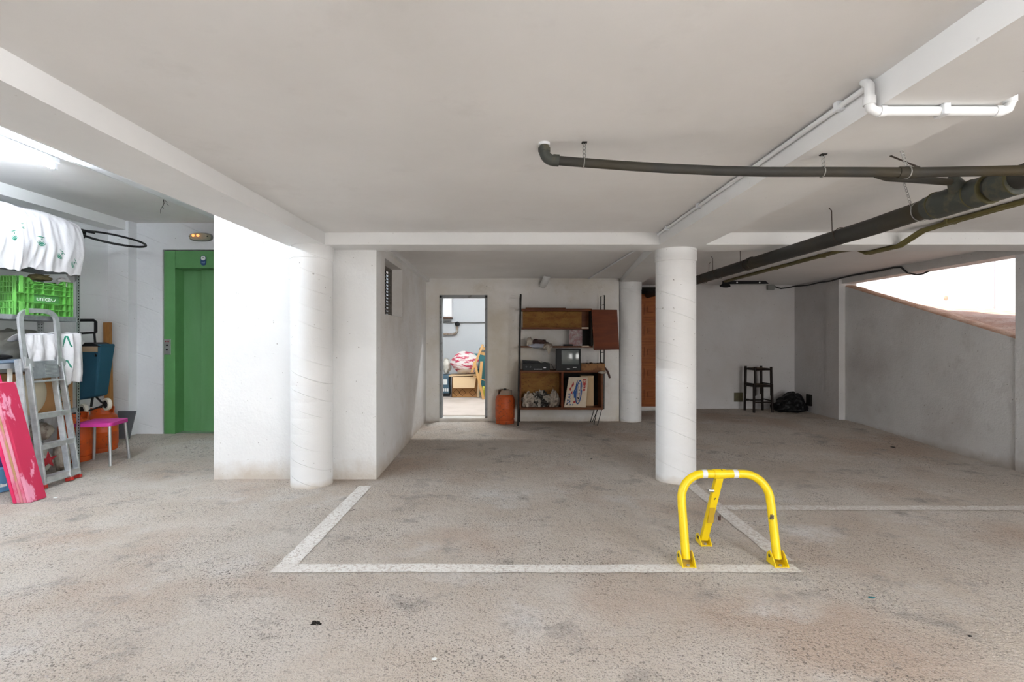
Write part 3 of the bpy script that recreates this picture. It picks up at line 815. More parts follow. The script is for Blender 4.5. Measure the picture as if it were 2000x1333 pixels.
# green crate
CX0, CX1, CY0, CY1, CZ0, CZ1 = -4.70, -4.345, 4.50, 5.085, 1.513, 1.855
cr = thing('plastic_crate', ((CX0+CX1)/2, (CY0+CY1)/2, CZ0), 'bright green plastic crate with slotted sides and white lettering', 'crate')
def crate_face(b, P, L, H, low, ribs=True):   # P(a, z, d): along, height, depth outward
    def bx(a0, a1, z0, z1, d0, d1):
        b.hexa([P(a0,z0,d0),P(a1,z0,d0),P(a1,z0,d1),P(a0,z0,d1),P(a0,z1,d0),P(a1,z1,d0),P(a1,z1,d1),P(a0,z1,d1)])
    zs = [0, .055, .115, .195, .245, .285, H]
    cols = [0, .075, .115, .165, .265, .375, L-.085, L-.03, L]
    n = int(L/.0135)
    for i in range(n):                        # slotted recessed panel
        a = (i+.5)*L/n; top = H if (a < .12 or a > L-.10) else low
        bx(a-.0042, a+.0042, .0, top-.006, -.004, 0)
    for z in zs[1:-1]: bx(0, L, z-.011, z+.011, -.004, .002)
    if ribs:
        for z in zs[:-1]:
            bx(0, L, z, z+.006, 0, .030)
        bx(.12, L-.10, low-.006, low, -.004, .030); bx(0, .12, H-.006, H, -.004, .030); bx(L-.10, L, H-.006, H, -.004, .030)
        for i, a in enumerate(cols):
            top = H if (a < .12 or a > L-.10) else low
            if .2 < a < .45: bx(a-.004, a+.004, 0, .115, -.002, .030); bx(a-.004, a+.004, .195, top, -.002, .030)
            else: bx(a-.004, a+.004, 0, top, -.002, .030)
        for a in (.215, .32, .43): bx(a-.003, a+.003, 0, .055, -.002, .026)
        b.hexa([P(.12,low-.004,-.004),P(.16,low-.03,-.004),P(.16,low-.03,.03),P(.12,low-.004,.03),P(.12,H,-.004),P(.16,low,-.004),P(.16,low,.03),P(.12,H,.03)])
        b.hexa([P(L-.13,low-.004,-.004),P(L-.10,low-.02,-.004),P(L-.10,low-.02,.03),P(L-.13,low-.004,.03),P(L-.13,low,-.004),P(L-.10,H,-.004),P(L-.10,H,.03),P(L-.13,low,.03)])
    else:
        bx(0, L, 0, .02, -.004, .01); bx(0, L, H-.03, H, -.004, .01)
Lc = CY1-CY0; Wc = CX1-CX0; Hc = CZ1-CZ0
b = B(); crate_face(b, lambda a, z, d: (CX1-.030+d, CY0+a, CZ0+z), Lc, Hc, Hc-.032); b.build('side_wall', m_crate, cr)
b = B(); crate_face(b, lambda a, z, d: (CX0+.018-d, CY0+a, CZ0+z), Lc, Hc, Hc-.032, False); b.build('side_wall', m_crate, cr)
b = B(); crate_face(b, lambda a, z, d: (CX0+.018+a, CY0+.018-d, CZ0+z), Wc-.036, Hc, Hc-.02); b.build('end_wall', m_crate, cr)
b = B(); crate_face(b, lambda a, z, d: (CX0+.018+a, CY1-.018+d, CZ0+z), Wc-.036, Hc, Hc, False); b.build('end_wall', m_crate, cr)
B().box((CX0+.015, CY0+.015, CZ0), (CX1-.015, CY1-.015, CZ0+.008)).build('base', m_crate, cr)
lp = B().box((CX1-.026, CY0+.17, CZ0+.122), (CX1-.010, CY0+.44, CZ0+.192)).build('name_plate', m_crate_d, cr, label='darker green name plate with white lettering')
text('lettering', 'unica', .062, (CX1-.0085, CY0+.275, CZ0+.157), FACE_R, m_whiteink, lp, sx=1.15)
b = B(); b.tube([(CX1-.0085, CY0+.375+.022*math.cos(t), CZ0+.165+.024*math.sin(t)) for t in [PI+PI*i/10 for i in range(11)]], .0028, 6)
b.build('lettering_swash', m_whiteink, lp)
single(B().blob((-4.53, 4.79, 1.655), (.125, .25, .13), .15, 2.5, 3, flat=1.523), 'slot_shade_fill', m_greyboard, 'dark grey filler added inside the green crate to darken its slots', 'sack', smooth=True)  # invented lump behind the slats, put in so the slots look darker
# odds and ends behind the crate under the top shelf
single(B().blob((-4.55, 4.95, 1.885), (.08, .10, .035), .35, 3, 3, flat=1.862), 'folded_cloth', m_khaki, 'crumpled khaki cloth sticking out of the green crate', 'cloth', smooth=True)
single(B().blob((-4.42, 5.06, 1.845), (.05, .06, .055), .3, 3, 3), 'plastic_bag', m_cloth, 'small crumpled white bag between crate and shelf post', 'bag', smooth=True)

# middle shelf: grey sack, draped white cloths, blue odds and ends
single(B().blob((-4.59, 4.74, 1.235), (.10, .30, .16), .25, 2.2, 4, flat=1.087, seed=2, crease=.06), 'grey_sack', m_greybag, 'dull grey sack lying on the middle shelf behind the ladder', 'sack', smooth=True)
def drape(y0, y1, zt, zb, seed, x0=-4.30, sway=.0, wid=.0):
    def f(u, v):
        y = y0+(y1-y0)*u+(u-.5)*wid*v+sway*v
        L = v
        if v < .3:
            t = v/.3; x = -4.47+(x0+.01+4.47)*t; z = zt-.05*(1-t)**2+.02*math.sin(t*PI)
        else:
            t = (v-.3)/.7; x = x0+.02*math.sin(t*PI*.9); z = zt-(zt-zb)*t-.03*ss(0, .2, t)
        fold = .028*noise.noise(V((u*5, v*1.4, seed)))+.014*math.sin(u*17+seed*3+v*2)*ss(.1, .6, v)+.006*noise.noise(V((u*19, v*9, seed)))
        z += .035*noise.noise(V((u*4, seed+9, 1)))*(1 if v > .5 else .4)
        return V((x+fold+.012, y, z))
    return f
def cloth(y0, y1, zt, zb, seed, label, **k):
    f = drape(y0, y1, zt, zb, seed, **k)
    b = B(); b.grid(f, 40, 50)
    o = single(b, 'draped_cloth', m_cloth, label, 'cloth', smooth=True, auto=85)
    md = o.modifiers.new('thick', 'SOLIDIFY'); md.thickness = .006; md.offset = -1
    return o, f
c1, f1 = cloth(4.53, 4.825, 1.335, 1.02, 2.0, 'white cloth hanging over the middle shelf behind the ladder top')
c2, f2 = cloth(4.835, 5.09, 1.345, .90, 6.0, 'white cloth with green A shaped marks hanging at the shelf end', x0=-4.285, wid=.05)
def amark(f, uc, vc, s, parent):
    for pts in ([(-.5,-.5),(-.05,.5)], [(.5,-.5),(.05,.5)], [(-.6,.52),(.35,.52)]):
        b = B(); vs = []
        for i in range(6):
            t = i/5
            for sg in (-.10, .10):
                u = uc+(pts[0][0]*(1-t)+pts[1][0]*t+sg)*s; v = vc-(pts[0][1]*(1-t)+pts[1][1]*t)*s*.75
                vs.append(f(u, v)+normal_at(f, u, v)*.004)
        b.add(vs, [[2*i, 2*i+2, 2*i+3, 2*i+1] for i in range(5)]); b.build('printed_mark', m_greenink, parent)
amark(f2, .36, .38, .17, c2); amark(f2, .34, .68, .16, c2)
single(B().blob((-4.33, 5.13, 1.265), (.025, .07, .03), .2, 3, 3), 'cloth_corner', m_cloth, 'twisted white cloth corner poking past the shelf post', 'cloth', smooth=True)
single(B().blob((-4.50, 4.36, 1.165), (.10, .09, .06), .2, 2, 3, flat=1.122), 'blue_bundle', m_navy, 'navy blue bundle on the middle shelf', 'bundle', smooth=True)
single(B().box((-4.62, 4.30, 1.0875), (-4.36, 4.56, 1.12)), 'storage_tray', mat('pale_blue_tray', (.35, .47, .62), .5), 'pale blue tray under the navy bundle', 'tray', bevel=.01)
single(B().blob((-4.365, 4.40, 1.142), (.03, .09, .022), .1, 2, 3, flat=1.121), 'dark_shoe', m_black, 'dark shoe on the pale blue tray', 'shoe', smooth=True)

# cardboard box with round emblem, beige tub on the low shelf
bx_ = thing('cardboard_box', (-4.5, 4.85, .611), 'brown cardboard box with a round dark emblem on the low shelf', 'box')
B().box((-4.66, 4.55, .611), (-4.345, 5.085, .985)).build('carton', m_card, bx_, bevel=.004)
for r0, r1, mm in ((.075, .062, m_dark), (.052, .0, mat('emblem_green', (.09, .12, .04), .8)), (.03, 0, m_dark)):
    n = 26; b = B()
    vs = [(-4.3435, 4.955+r0*math.cos(2*PI*i/n), .83+r0*1.15*math.sin(2*PI*i/n)) for i in range(n)]
    if r1: vs += [(-4.3435, 4.955+r1*math.cos(2*PI*i/n), .83+r1*1.15*math.sin(2*PI*i/n)) for i in range(n)]; fs = [[i, (i+1)%n, n+(i+1)%n, n+i] for i in range(n)]
    else: vs = [(x+.0006*(2 if r0 < .04 else 1), y, z) for x, y, z in vs]; fs = [list(range(n))]
    b.add(vs, fs); b.build('emblem', mm, bx_)
for z, a, c in ((.735, 4.95, 5.03), (.722, 4.97, 5.05), (.685, 4.93, 5.06)):
    B().box((-4.3445, a, z), (-4.3435, c, z+.007)).build('print_line', m_dark, bx_)
b = B(); b.lathe([(.10, 0), (.115, .06), (.145, .30), (.155, .305), (.155, .325), (.14, .325)], (-4.235, 4.64, .0), 28)
# tub hangs tilted between ladder and shelf: rests on the low shelf edge
m_ = rot((-4.47, 4.64, .611), 'Y', 0)
b = B(); b.lathe([(.11, 0), (.135, .04), (.165, .22), (.175, .225), (.175, .245), (.155, .245)], (-4.5, 4.365, .611), 28)
single(b, 'plastic_tub', m_ivory, 'ivory plastic tub on the low shelf beside the pink boards', 'tub', smooth=True)
def dish(u, v):
    a = 2*PI*u; r = .165*v
    return V((-4.315+.035*(1-v*v)*1.0, 4.60+r*math.cos(a), .80+r*1.15*math.sin(a)))
b = B(); b.grid(dish, 36, 8); b.grid(lambda u, v: dish(u, v)+V((-.012, 0, 0)), 36, 8, flip=True)
single(b, 'plastic_basin', m_beige, 'beige round basin leaning on the carton behind the ladder', 'basin', smooth=True)

# sacks on the floor under the shelving
sk1 = thing('printed_sack', (-4.5, 4.82, 0), 'pale sack with a red star print on the floor under the shelving', 'sack')
fsk = B().blob((-4.50, 4.76, .15), (.15, .20, .17), .18, 2, 4, flat=.003, seed=4, crease=.05); fsk.build('sack_body', m_sack, sk1, smooth=True)
b = B(); cs = V((-4.345, 4.80, .16)); pts = []
for i in range(10):
    a = 2*PI*i/10+.3; r = .085 if i % 2 == 0 else .03
    pts.append(cs+V((.005*(1-(i%2)*-1), math.cos(a)*r*1.2, math.sin(a)*r)))
b.prism(pts, (.006, 0, 0)); b.build('star_print', m_redprint, sk1)
single(B().blob((-4.42, 5.05, .15), (.075, .065, .16), .2, 2.4, 4, flat=.003, seed=6, crease=.06), 'plastic_bag', m_bag2, 'crumpled pale plastic bag on the floor at the shelving end', 'bag', smooth=True)
single(B().blob((-4.55, 4.95, .40), (.10, .10, .09), .25, 2.4, 3, seed=8, flat=.32), 'wicker_bundle', m_rag, 'brown bundle on top of the sacks under the shelving', 'bundle', smooth=True)
# blue bucket with dark bag
bk = thing('bucket', (-4.40, 4.36, 0), 'light blue plastic bucket on the floor beside the pink boards', 'bucket')
B().lathe([(.115, 0.003), (.12, .01), (.148, .20), (.156, .205), (.156, .222), (.146, .222), (.115, .02)], (-4.40, 4.36, 0), 32).build('pail', m_bucket, bk, smooth=True)
B().box((-4.2825, 4.30, .05), (-4.278, 4.345, .08), rot((-4.28, 4.32, .06), 'Z', -15)).build('paper_label', m_whiteink, bk)
single(B().blob((-4.40, 4.36, .235), (.12, .12, .09), .25, 2, 3, flat=.16), 'dark_bag', m_purple, 'dark purple bag stuffed into the blue bucket', 'bag', smooth=True)

# step ladder, folded and leaning on the shelving
LDX = .02
ld = thing('step_ladder', (-4.05, 4.6, 0), 'folded aluminium step ladder with a rounded handrail and red feet', 'ladder')
A0, A1 = V((-4.05, 4.42, .0)), V((-4.265, 4.50, 1.10))
C0, C1 = V((-4.05, 4.775, .0)), V((-4.265, 4.82, 1.10))
def lerp(a, c, t): return a+(c-a)*t
for p, q in ((A0, A1), (C0, C1)):
    b = B(); b.bar(lerp(p, q, .02), q, .020, .055, up=(1, 0, 0)); b.build('front_rail', m_alu, ld, bevel=.003)
off = V((-.035, -.085, 0)); offl = V((-.035, -.04, 0))
R0, R1 = V((-4.075, 4.345, 0)), V((-4.30, 4.445, 1.12)); Q0, Q1 = V((-4.035, 4.665, 0)), V((-4.30, 4.775, 1.12))
for p, q in ((R0, R1), (Q0, Q1)):
    B().bar(lerp(p, q, .02), q, .018, .050, up=(1, 0, 0)).build('rear_rail', m_alu, ld, bevel=.003)
hoop = []
hz0, hz1 = 1.04, 1.555
for i in range(41):
    t = i/40
    if t < .35: y, z = 4.47, hz0+(1.44-hz0)*t/.35
    elif t > .65: y, z = 4.835, hz0+(1.44-hz0)*(1-t)/.35
    else:
        a = PI*(1-(t-.35)/.3); c_, s_ = math.cos(a), math.sin(a)
        y = 4.6525+.1825*math.copysign(abs(c_)**.6, c_); z = 1.44+.115*abs(s_)**.75
    hoop.append(V((-4.262-.05*(z-1.04)/.5+.012*0, y-.02*(1-(z-1.04)/.5)*(1 if y > 4.65 else -.3), z)))
b = B()
for i in range(40): b.bar(hoop[i]+(hoop[i]-hoop[i+1])*.15, hoop[i+1]+(hoop[i+1]-hoop[i])*.15, .046, .018, up=(0, 1, 0) if .35*40 > i or i >= .65*40 else (1, 0, 0)) if False else None
def flat_tube(b, path, w, t):      # strip: w along X, t in the plane
    vs = []; n = len(path)
    for i, p in enumerate(path):
        d = (path[min(i+1, n-1)]-path[max(i-1, 0)]).normalized(); nx = V((1, 0, 0)); nn = d.cross(nx).normalized()
        for sx_, st_ in ((-1,-1),(1,-1),(1,1),(-1,1)): vs.append(p+nx*sx_*w/2+nn*st_*t/2)
    fs = [[0,1,2,3],[4*(n-1)+k for k in (3,2,1,0)]]
    for i in range(n-1):
        for k in range(4): fs.append([4*i+k, 4*i+(k+1)%4, 4*i+4+(k+1)%4, 4*i+4+k])
    b.add(vs, fs); return b
flat_tube(B(), hoop, .024, .040).build('handrail', m_alu, ld, smooth=True, auto=40)
for t in (.085, .335, .575):
    p, q = lerp(A0, A1, t+.0), lerp(C0, C1, t+.0)
    b = B(); b.bar(p+V((-.005, .01, 0)), q+V((-.005, -.01, 0)), .075, .010, up=(0, 0, 1)).bar(p+V((.028, .01, -.02)), q+V((.028, -.01, -.02)), .006, .04, up=(0, 0, 1))
    b.build('step', m_alu, ld)
p, q = lerp(A0, A1, .045), lerp(C0, C1, .045)
B().tube([p+V((.02, 0, 0)), q+V((.02, 0, 0))], .011, 8).build('brace_bar', m_alu, ld, smooth=True)
p, q = lerp(A0, A1, .835), lerp(C0, C1, .835)
B().tube([p+V((.015, 0, 0)), q+V((.015, 0, 0))], .010, 8).build('brace_bar', m_alu, ld, smooth=True)
p, q = lerp(A0, A1, .86), lerp(C0, C1, .86); r_, s_ = lerp(A0, A1, 1.0), lerp(C0, C1, 1.0)
b = B(); b.add([p+V((.012,.03,0)), q+V((.012,-.035,0)), s_+V((.012,-.035,0)), r_+V((.012,.03,0)), p+V((-.006,.03,0)), q+V((-.006,-.035,0)), s_+V((-.006,-.035,0)), r_+V((-.006,.03,0))],
      [(0,1,2,3),(7,6,5,4),(0,4,5,1),(1,5,6,2),(2,6,7,3),(3,7,4,0)])
pf = b.build('platform', m_galv, ld, bevel=.003, label='grey folded platform')
for k in range(9):
    z = .15+k*.08
    a = lerp(lerp(p, q, .45), lerp(r_, s_, .45), z); c = lerp(lerp(p, q, .82), lerp(r_, s_, .82), z)
    B().bar(a+V((.013, 0, 0)), c+V((.013, 0, 0)), .003, .005).build('tread_rib', m_alu, pf)
for q, y in ((A1, -.0), (C1, .0)):
    b = B(); b.prism([q+V((.018, -.05, .045)), q+V((.018, .035, .0)), q+V((.018, .035, -.05)), q+V((.018, -.05, -.04))], (.012, 0, 0)); b.build('hinge_plate', m_alu, ld, bevel=.003)
for p, q in ((A0, A1), (C0, C1), (R0, R1), (Q0, Q1)):
    B().bar(p+(q-p)*.003, lerp(p, q, .030), .028, .060, up=(1, 0, 0)).build('rubber_foot', m_redfoot, ld, bevel=.004)
# pale post behind ladder (white ruler like batten)
ld.location.x += LDX
single(B().bar((-4.345, 4.44, .87), (-4.36, 4.46, 1.05), .03, .02, up=(1, 0, 0)), 'white_batten', m_ivory, 'short ivory batten standing behind the ladder rail', 'batten')

# pink boards
def plank(y0, y1, xb, z1, lean, t, m, label, tilt=0):
    b = B()
    P = lambda y, z, d: V((xb-lean*z/z1-d, y+tilt*z/z1, z+.004))
    b.hexa([P(y0,0,t),P(y0,0,0),P(y1,0,0),P(y1,0,t),P(y0,z1,t),P(y0,z1,0),P(y1,z1,0),P(y1,z1,t)])
    return single(b, 'painted_plank', m, label, 'plank', 'pink planks leaning on the shelving', bevel=.002)
plank(4.04, 4.185, -3.79, .94, 0.2848, .024, m_crim, 'wide crimson plank with pale pink scrapes, foremost of the leaning planks', .03)
plank(4.035, 4.15, -3.815, .945, 0.2863, .022, m_palepink, 'pale pink plank right behind the wide crimson plank', .03)
plank(4.03, 4.12, -3.838, .90, 0.2727, .016, m_rawwood, 'thin raw wood plank between the pink planks', .03)
plank(4.025, 4.14, -3.855, .93, 0.2818, .026, m_palepink, 'pale pink plank behind the raw wood plank', .03)
plank(4.02, 4.175, -3.882, 1.14, 0.3454, .024, m_hotpink, 'longest bright crimson plank at the back of the leaning planks', .03)

# orange gas bottles
def gas_bottle(x, y, z, label, m1, m2, r=.148, h=.45, rz=0):
    t = thing('gas_bottle', (x, y, z), label, 'gas bottle', 'orange gas bottles')
    B().lathe([(r*.93, .0), (r*.96, .004), (r*.97, .055), (r*.90, .06), (r*.90, .02)], (x, y, z), 32).build('foot_ring', m1, t, smooth=True)
    B().lathe([(r*.86, .045), (r, .085), (r, h*.50), (r*1.012, h*.51), (r*1.012, h*.53), (r, h*.54), (r, h-.09), (r*.93, h-.045), (r*.72, h-.01), (r*.38, h+.008), (.03, h+.012)], (x, y, z), 36).build('body', m1, t, smooth=True)
    b = B(); n = 20
    for k in range(2):
        a0 = rz+k*PI+.25; vs = []
        for i in range(n+1):
            a = a0+(PI-.5)*i/n; hh = .075*math.sin(PI*min(1, max(0, (i/n)))**.5) if False else .07*min(1, min(i, n-i)/3)
            for rr, zz in ((r*.74, h-.03), (r*.74, h-.01+hh), (r*.68, h-.01+hh), (r*.68, h-.03)):
                vs.append((x+rr*math.cos(a), y+rr*math.sin(a), z+zz))
        fs = [[4*i+q, 4*i+4+q, 4*i+4+(q+1)%4, 4*i+(q+1)%4] for i in range(n) for q in range(4)]+[[0,1,2,3],[4*n+3,4*n+2,4*n+1,4*n]]
        b.add(vs, fs)
    b.build('handle_collar', m2, t, smooth=True, auto=40)
    v_ = B().lathe([(.028, h), (.028, h+.02), (.018, h+.025), (.018, h+.06), (.022, h+.062), (.022, h+.078)], (x, y, z), 16).build('valve', m_blackm, t, smooth=True)
    B().bar((x-.05, y, z+h+.045), (x+.05, y, z+h+.045), .018, .018).build('valve_tap', m_black, v_)
    return t
gas_bottle(-4.63, 5.45, 0, 'orange gas bottle behind the shelving post under the trolley', m_orange, m_orange)
gas_bottle(-4.70, 5.90, .003, 'orange gas bottle nearest the grey board under the trolley wheels', m_orange, m_orange)
gas_bottle(-.082, 7.675, zf(-.08, 7.6)+.002, 'faded orange gas bottle beside the storeroom doorway', m_orange_old, m_greyed, r=.145, h=.44, rz=.4)

# trolley standing on the gas bottles
TY = 5.62
tr = thing('shopping_trolley', (-4.6, TY, .52), 'petrol blue shopping trolley with cream wheels standing on the gas bottles', 'trolley')
def tp(px, py, dy=0): return at(px, py, TY+dy)
b = B()
tl, trr, br, bl = tp(150, 678), tp(196, 672), tp(187, 775), tp(150, 783)
d_ = V((0, .22, 0))
b.hexa([bl, br, br+d_*.8, bl+d_*.8, tl, trr, trr+d_, tl+d_]); b.build('bag', m_blue, tr, bevel=.018)
fl = B(); fl.hexa([tl+V((0,-.012,-.03)), trr+V((.006,-.012,-.03)), trr+d_+V((.006,0,-.03)), tl+d_+V((0,0,-.03)), tl+V((.02,0,.045)), trr+V((-.10,0,.015)), trr+d_+V((-.10,0,.015)), tl+d_+V((.02,0,.045))])
fl.build('flap', m_black, tr, bevel=.012)
hl = [tp(152, 690, .1), tp(153, 629, .1), tp(157, 626, .1), tp(183, 626, .1), tp(187, 629, .1), tp(187, 650, .1)]
b = B(); b.tube(hl, .016, 8); b.tube([tp(154, 652, .1), tp(187, 650, .1)], .012, 8); b.build('handle', m_black, tr, smooth=True)
B().tube([tp(184, 650, .1), tp(186, 672, .1), tp(187, 696, -.012)], .011, 8).build('handle_stem', m_black, tr, smooth=True)
B().box(tl+V((.0, -.016, -.055)), trr+V((-.02, -.010, -.028))).build('trim_band', mat('tan_trim', (.35, .25, .16), .7), tr) 
ax0, ax1 = tp(172, 803), tp(209, 790, .10)
B().tube([ax0, ax1], .009, 8).build('axle', m_black, tr, smooth=True)
B().tube([tp(182, 772, .05), tp(180, 782, .05), tp(178, 795, .03)], .012, 8).build('strut', m_black, tr, smooth=True)
B().tube([tp(187, 775, .05), tp(198, 786, .08), ax1], .010, 8).build('strut', m_black, tr, smooth=True)
for c, r in ((ax1, .070), (tp(163, 803, .02), .078)):
    mm = Matrix.Rotation(math.radians(-25), 4, 'Z') @ Matrix.Rotation(PI/2, 4, 'X')
    wh = B().lathe([(r*.68, -.018), (r*.95, -.018), (r, -.010), (r, .010), (r*.95, .018), (r*.68, .018)], c, 28, m=mm).build('wheel', m_cream, tr, smooth=True, auto=40)
    B().lathe([(.012, -.024), (r*.72, -.016), (r*.72, .016), (.02, .024), (.012, .03)], c, 20, m=mm).build('hub', m_black, wh, smooth=True, auto=30)
    for k in range(6):
        a = k*PI/3; dd = mm.to_3x3() @ V((math.cos(a), math.sin(a), 0)); ax = mm.to_3x3() @ V((0, 0, 1))
        B().bar(c+ax*.020+dd*.012, c+ax*.017+dd*r*.68, .008, .006).build('spoke', m_blackm, wh)
# pine post and grey board in the corner
b = B(); b.bar((-4.915, 6.28, .002), (-4.95, 6.29, 1.50), .072, .05, up=(0, 1, 0))
single(b, 'wooden_post', m_pine, 'knotty pine post leaning against the left wall', 'post', bevel=.003)
b = B(); b.hexa([(-4.80,6.24,.004),(-4.66,6.24,.02),(-4.66,6.25,.02),(-4.80,6.25,.004),(-4.86,6.335,.405),(-4.635,6.335,.405),(-4.635,6.348,.405),(-4.86,6.348,.405)])
single(b, 'leaning_board', m_greyboard, 'dark grey board leaning in the corner under the pine post', 'panel')
# pink stool
sl = thing('stool', (-4.22, 5.38, 0), 'low stool with a pink padded seat and grey tube legs', 'stool')
mS = Matrix.Translation(V((-4.265, 5.345, 0))) @ Matrix.Rotation(math.radians(10), 4, 'Z')
b = B()
def seat(u, v):
    x = (u-.5)*2; y = (v-.5)*2
    r = max(abs(x), abs(y)); k = 1
    px_, py_ = x*.175, y*.175
    if abs(x) > .7 and abs(y) > .7:
        q = V((abs(x)-.7, abs(y)-.7)); 
        if q.length > .3: q = q*(.3/q.length)
        px_ = math.copysign(.7+q.x, x)*.175; py_ = math.copysign(.7+q.y, y)*.175
    return mS @ V((px_, py_, .440+.012*(1-max(abs(x), abs(y))**4)))
b.grid(seat, 20, 20); b.grid(lambda u, v: seat(u, v)*1+V((0, 0, -.034)) if max(abs(u-.5), abs(v-.5)) > .499 else V((seat(u, v).x, seat(u, v).y, .412)), 20, 20, flip=True)
n = 21
edge = [(i, 0) for i in range(n)]+[(n-1, i) for i in range(1, n)]+[(n-1-i, n-1) for i in range(1, n)]+[(0, n-1-i) for i in range(1, n-1)]
ids = [i*n+j for i, j in edge]
for k in range(len(ids)):
    a, c = ids[k], ids[(k+1) % len(ids)]
    b.f.append([a, c, c+n*n, a+n*n]); b.mi.append(0)
b.build('seat', m_pink, sl, smooth=True, auto=50)
for sx_ in (-1, 1):
    for sy_ in (-1, 1):
        if sx_ < 0 and sy_ < 0: a, c = mS @ V((-.145, -.135, .415)), mS @ V((-.150, -.140, .003))
        else: a, c = mS @ V((sx_*.145, sy_*.140, .415)), mS @ V((sx_*.170, sy_*.170, .003))
        B().tube([c, a], .0145, 10).build('leg', m_chrome, sl, smooth=True)

# ------------------------------------------------------------------ storeroom contents
fz = .10
box2 = thing('open_carton', (-1.03, 10.7, fz), 'open cardboard carton with diamond print in the storeroom', 'box')
bx0, bx1 = -1.20, -.68; by0, by1 = 10.45, 10.95; bz1 = fz+.42
b = B(); b.box((bx0, by0, fz), (bx1, by0+.012, bz1)).box((bx0, by1-.012, fz), (bx1, by1, bz1)).box((bx0, by0, fz), (bx0+.012, by1, bz1)).box((bx1-.012, by0, fz), (bx1, by1, bz1)).box((bx0, by0, fz), (bx1, by1, fz+.01))
b.build('carton', m_card2, box2)
B().hexa([(bx0+.04, by0-.10, bz1-.22), (bx1-.05, by0-.10, bz1-.22), (bx1-.05, by0-.088, bz1-.22), (bx0+.04, by0-.088, bz1-.22), (bx0+.02, by0-.012, bz1), (bx1-.02, by0-.012, bz1), (bx1-.02, by0, bz1), (bx0+.02, by0, bz1)]).build('flap', m_cardl, box2)
B().hexa([(bx0-.06, by0-.02, bz1+.01), (bx1+.06, by0-.02, bz1+.03), (bx1+.06, by1, bz1+.03), (bx0-.06, by1, bz1+.01), (bx0-.06, by0-.02, bz1+.03), (bx1+.06, by0-.02, bz1+.05), (bx1+.06, by1, bz1+.05), (bx0-.06, by1, bz1+.03)]).build('lid', m_cardl, box2)
for cx_ in (-1.10, -.98, -.77):
    b = B()
    for s0 in range(4):
        a0, a1 = s0*PI/2, (s0+1)*PI/2
        b.bar((cx_+.07*math.cos(a0), by0-.004, fz+.10+.07*math.sin(a0)), (cx_+.07*math.cos(a1), by0-.004, fz+.10+.07*math.sin(a1)), .006, .014, up=(0, 1, 0))
    b.build('diamond_print', m_dark, box2)
b = B().blob((-.95, 10.68, fz+.70), (.30, .22, .23), .16, 1.8, 4, flat=bz1+.052, seed=3, crease=.05)
single(b, 'striped_bag', m_redstripe, 'red and white striped bag on top of the open carton', 'bag', smooth=True)
single(B().blob((-.60, 11.1, fz+.965), (.08, .08, .07), .2, 2, 3, flat=fz+.872), 'grey_lump', m_greybag, 'small grey bundle behind the striped bag', 'bundle', smooth=True)
single(B().box((-.85, 11.0, fz), (-.35, 11.5, fz+.87)), 'storage_chest', m_teal, 'dark teal chest behind the folding chair', 'chest', bevel=.01)
fc = thing('folding_chair', (-.62, 10.3, fz), 'light beech folding chair leaning by the open carton', 'chair')
B().bar((-.79, 10.32, fz+.52), (-.56, 10.42, fz+1.08), .045, .025, up=(0, 1, 0)).build('back_leg', m_lwood, fc)
B().bar((-.72, 10.20, fz+.74), (-.53, 10.10, fz+.003), .048, .028, up=(0, 1, 0)).build('front_leg', m_lwood, fc)
B().bar((-.58, 10.34, fz+.74), (-.62, 10.26, fz+.30), .06, .028, up=(0, 1, 0)).build('front_leg', m_lwood, fc)
for z, t in ((.99, 0), (.89, .04)):
    B().bar((-.58-t, 10.45, fz+z+.02), (-.38-t, 10.45, fz+z-.03), .018, .055, up=(0, 0, 1)).build('back_slat', m_lwood, fc)
B().bar((-.74, 10.16, fz+.46), (-.48, 10.16, fz+.36), .03, .02, up=(0, 0, 1)).build('stretcher', m_lwood, fc)
single(B().bar((-.66, 10.40, fz+.003), (-.635, 10.42, fz+.36), .05, .05), 'paper_roll', m_cardl, 'pale roll standing between carton and folding chair', 'roll', bevel=.01)
single(B().blob((-.55, 10.40, fz+.12), (.045, .05, .12), .1, 2, 3, flat=fz+.002), 'yellow_bottle', mat('yellow_green_plastic', (.45, .42, .05), .4), 'yellow green bottle behind the folding chair legs', 'bottle', smooth=True)
cb = thing('tool_case', (-1.43, 10.75, fz), 'blue grey tool case beside the open carton', 'case')
B().box((-1.44, 10.6, fz+.02), (-1.27, 10.9, fz+.45)).build('body', m_bluegrey, cb, bevel=.012)
B().box((-1.39, 10.592, fz+.25), (-1.31, 10.6, fz+.36)).build('label_plate', m_whiteink, cb)
B().box((-1.45, 10.59, fz+.002), (-1.265, 10.62, fz+.07)).build('base', m_black, cb)
for k in range(4): B().box((-1.43+k*.04, 10.575, fz+.11), (-1.405+k*.04, 10.592, fz+.17)).build('latch', m_whiteink, cb)
single(B().blob((-1.54, 10.75, fz+.20), (.07, .12, .21), .2, 2, 3, flat=fz+.002), 'black_bag', m_blkbag, 'slim black bag beside the blue grey tool case', 'bag', smooth=True)
single(B().blob((-1.34, 10.76, fz+.62), (.09, .1, .16), .35, 2.5, 3, flat=fz+.455), 'paper_bag', m_sack, 'crumpled paper bag on top of the tool case', 'bag', smooth=True)
wc = thing('wall_cabinet', (-1.50, 11.45, 1.75), 'glossy white wall cabinet in the storeroom', 'cabinet')
B().box((-1.90, 11.3, 1.78), (-1.30, 11.6, 2.55)).build('body', m_gloss, wc, bevel=.008)
B().box((-1.88, 11.285, 1.80), (-1.42, 11.30, 2.53)).build('door', m_gloss, wc, bevel=.004)
B().box((-1.90, 11.29, 1.745), (-1.30, 11.6, 1.78)).build('bottom_board', mat('brown_board', (.10, .05, .03), .7), wc)
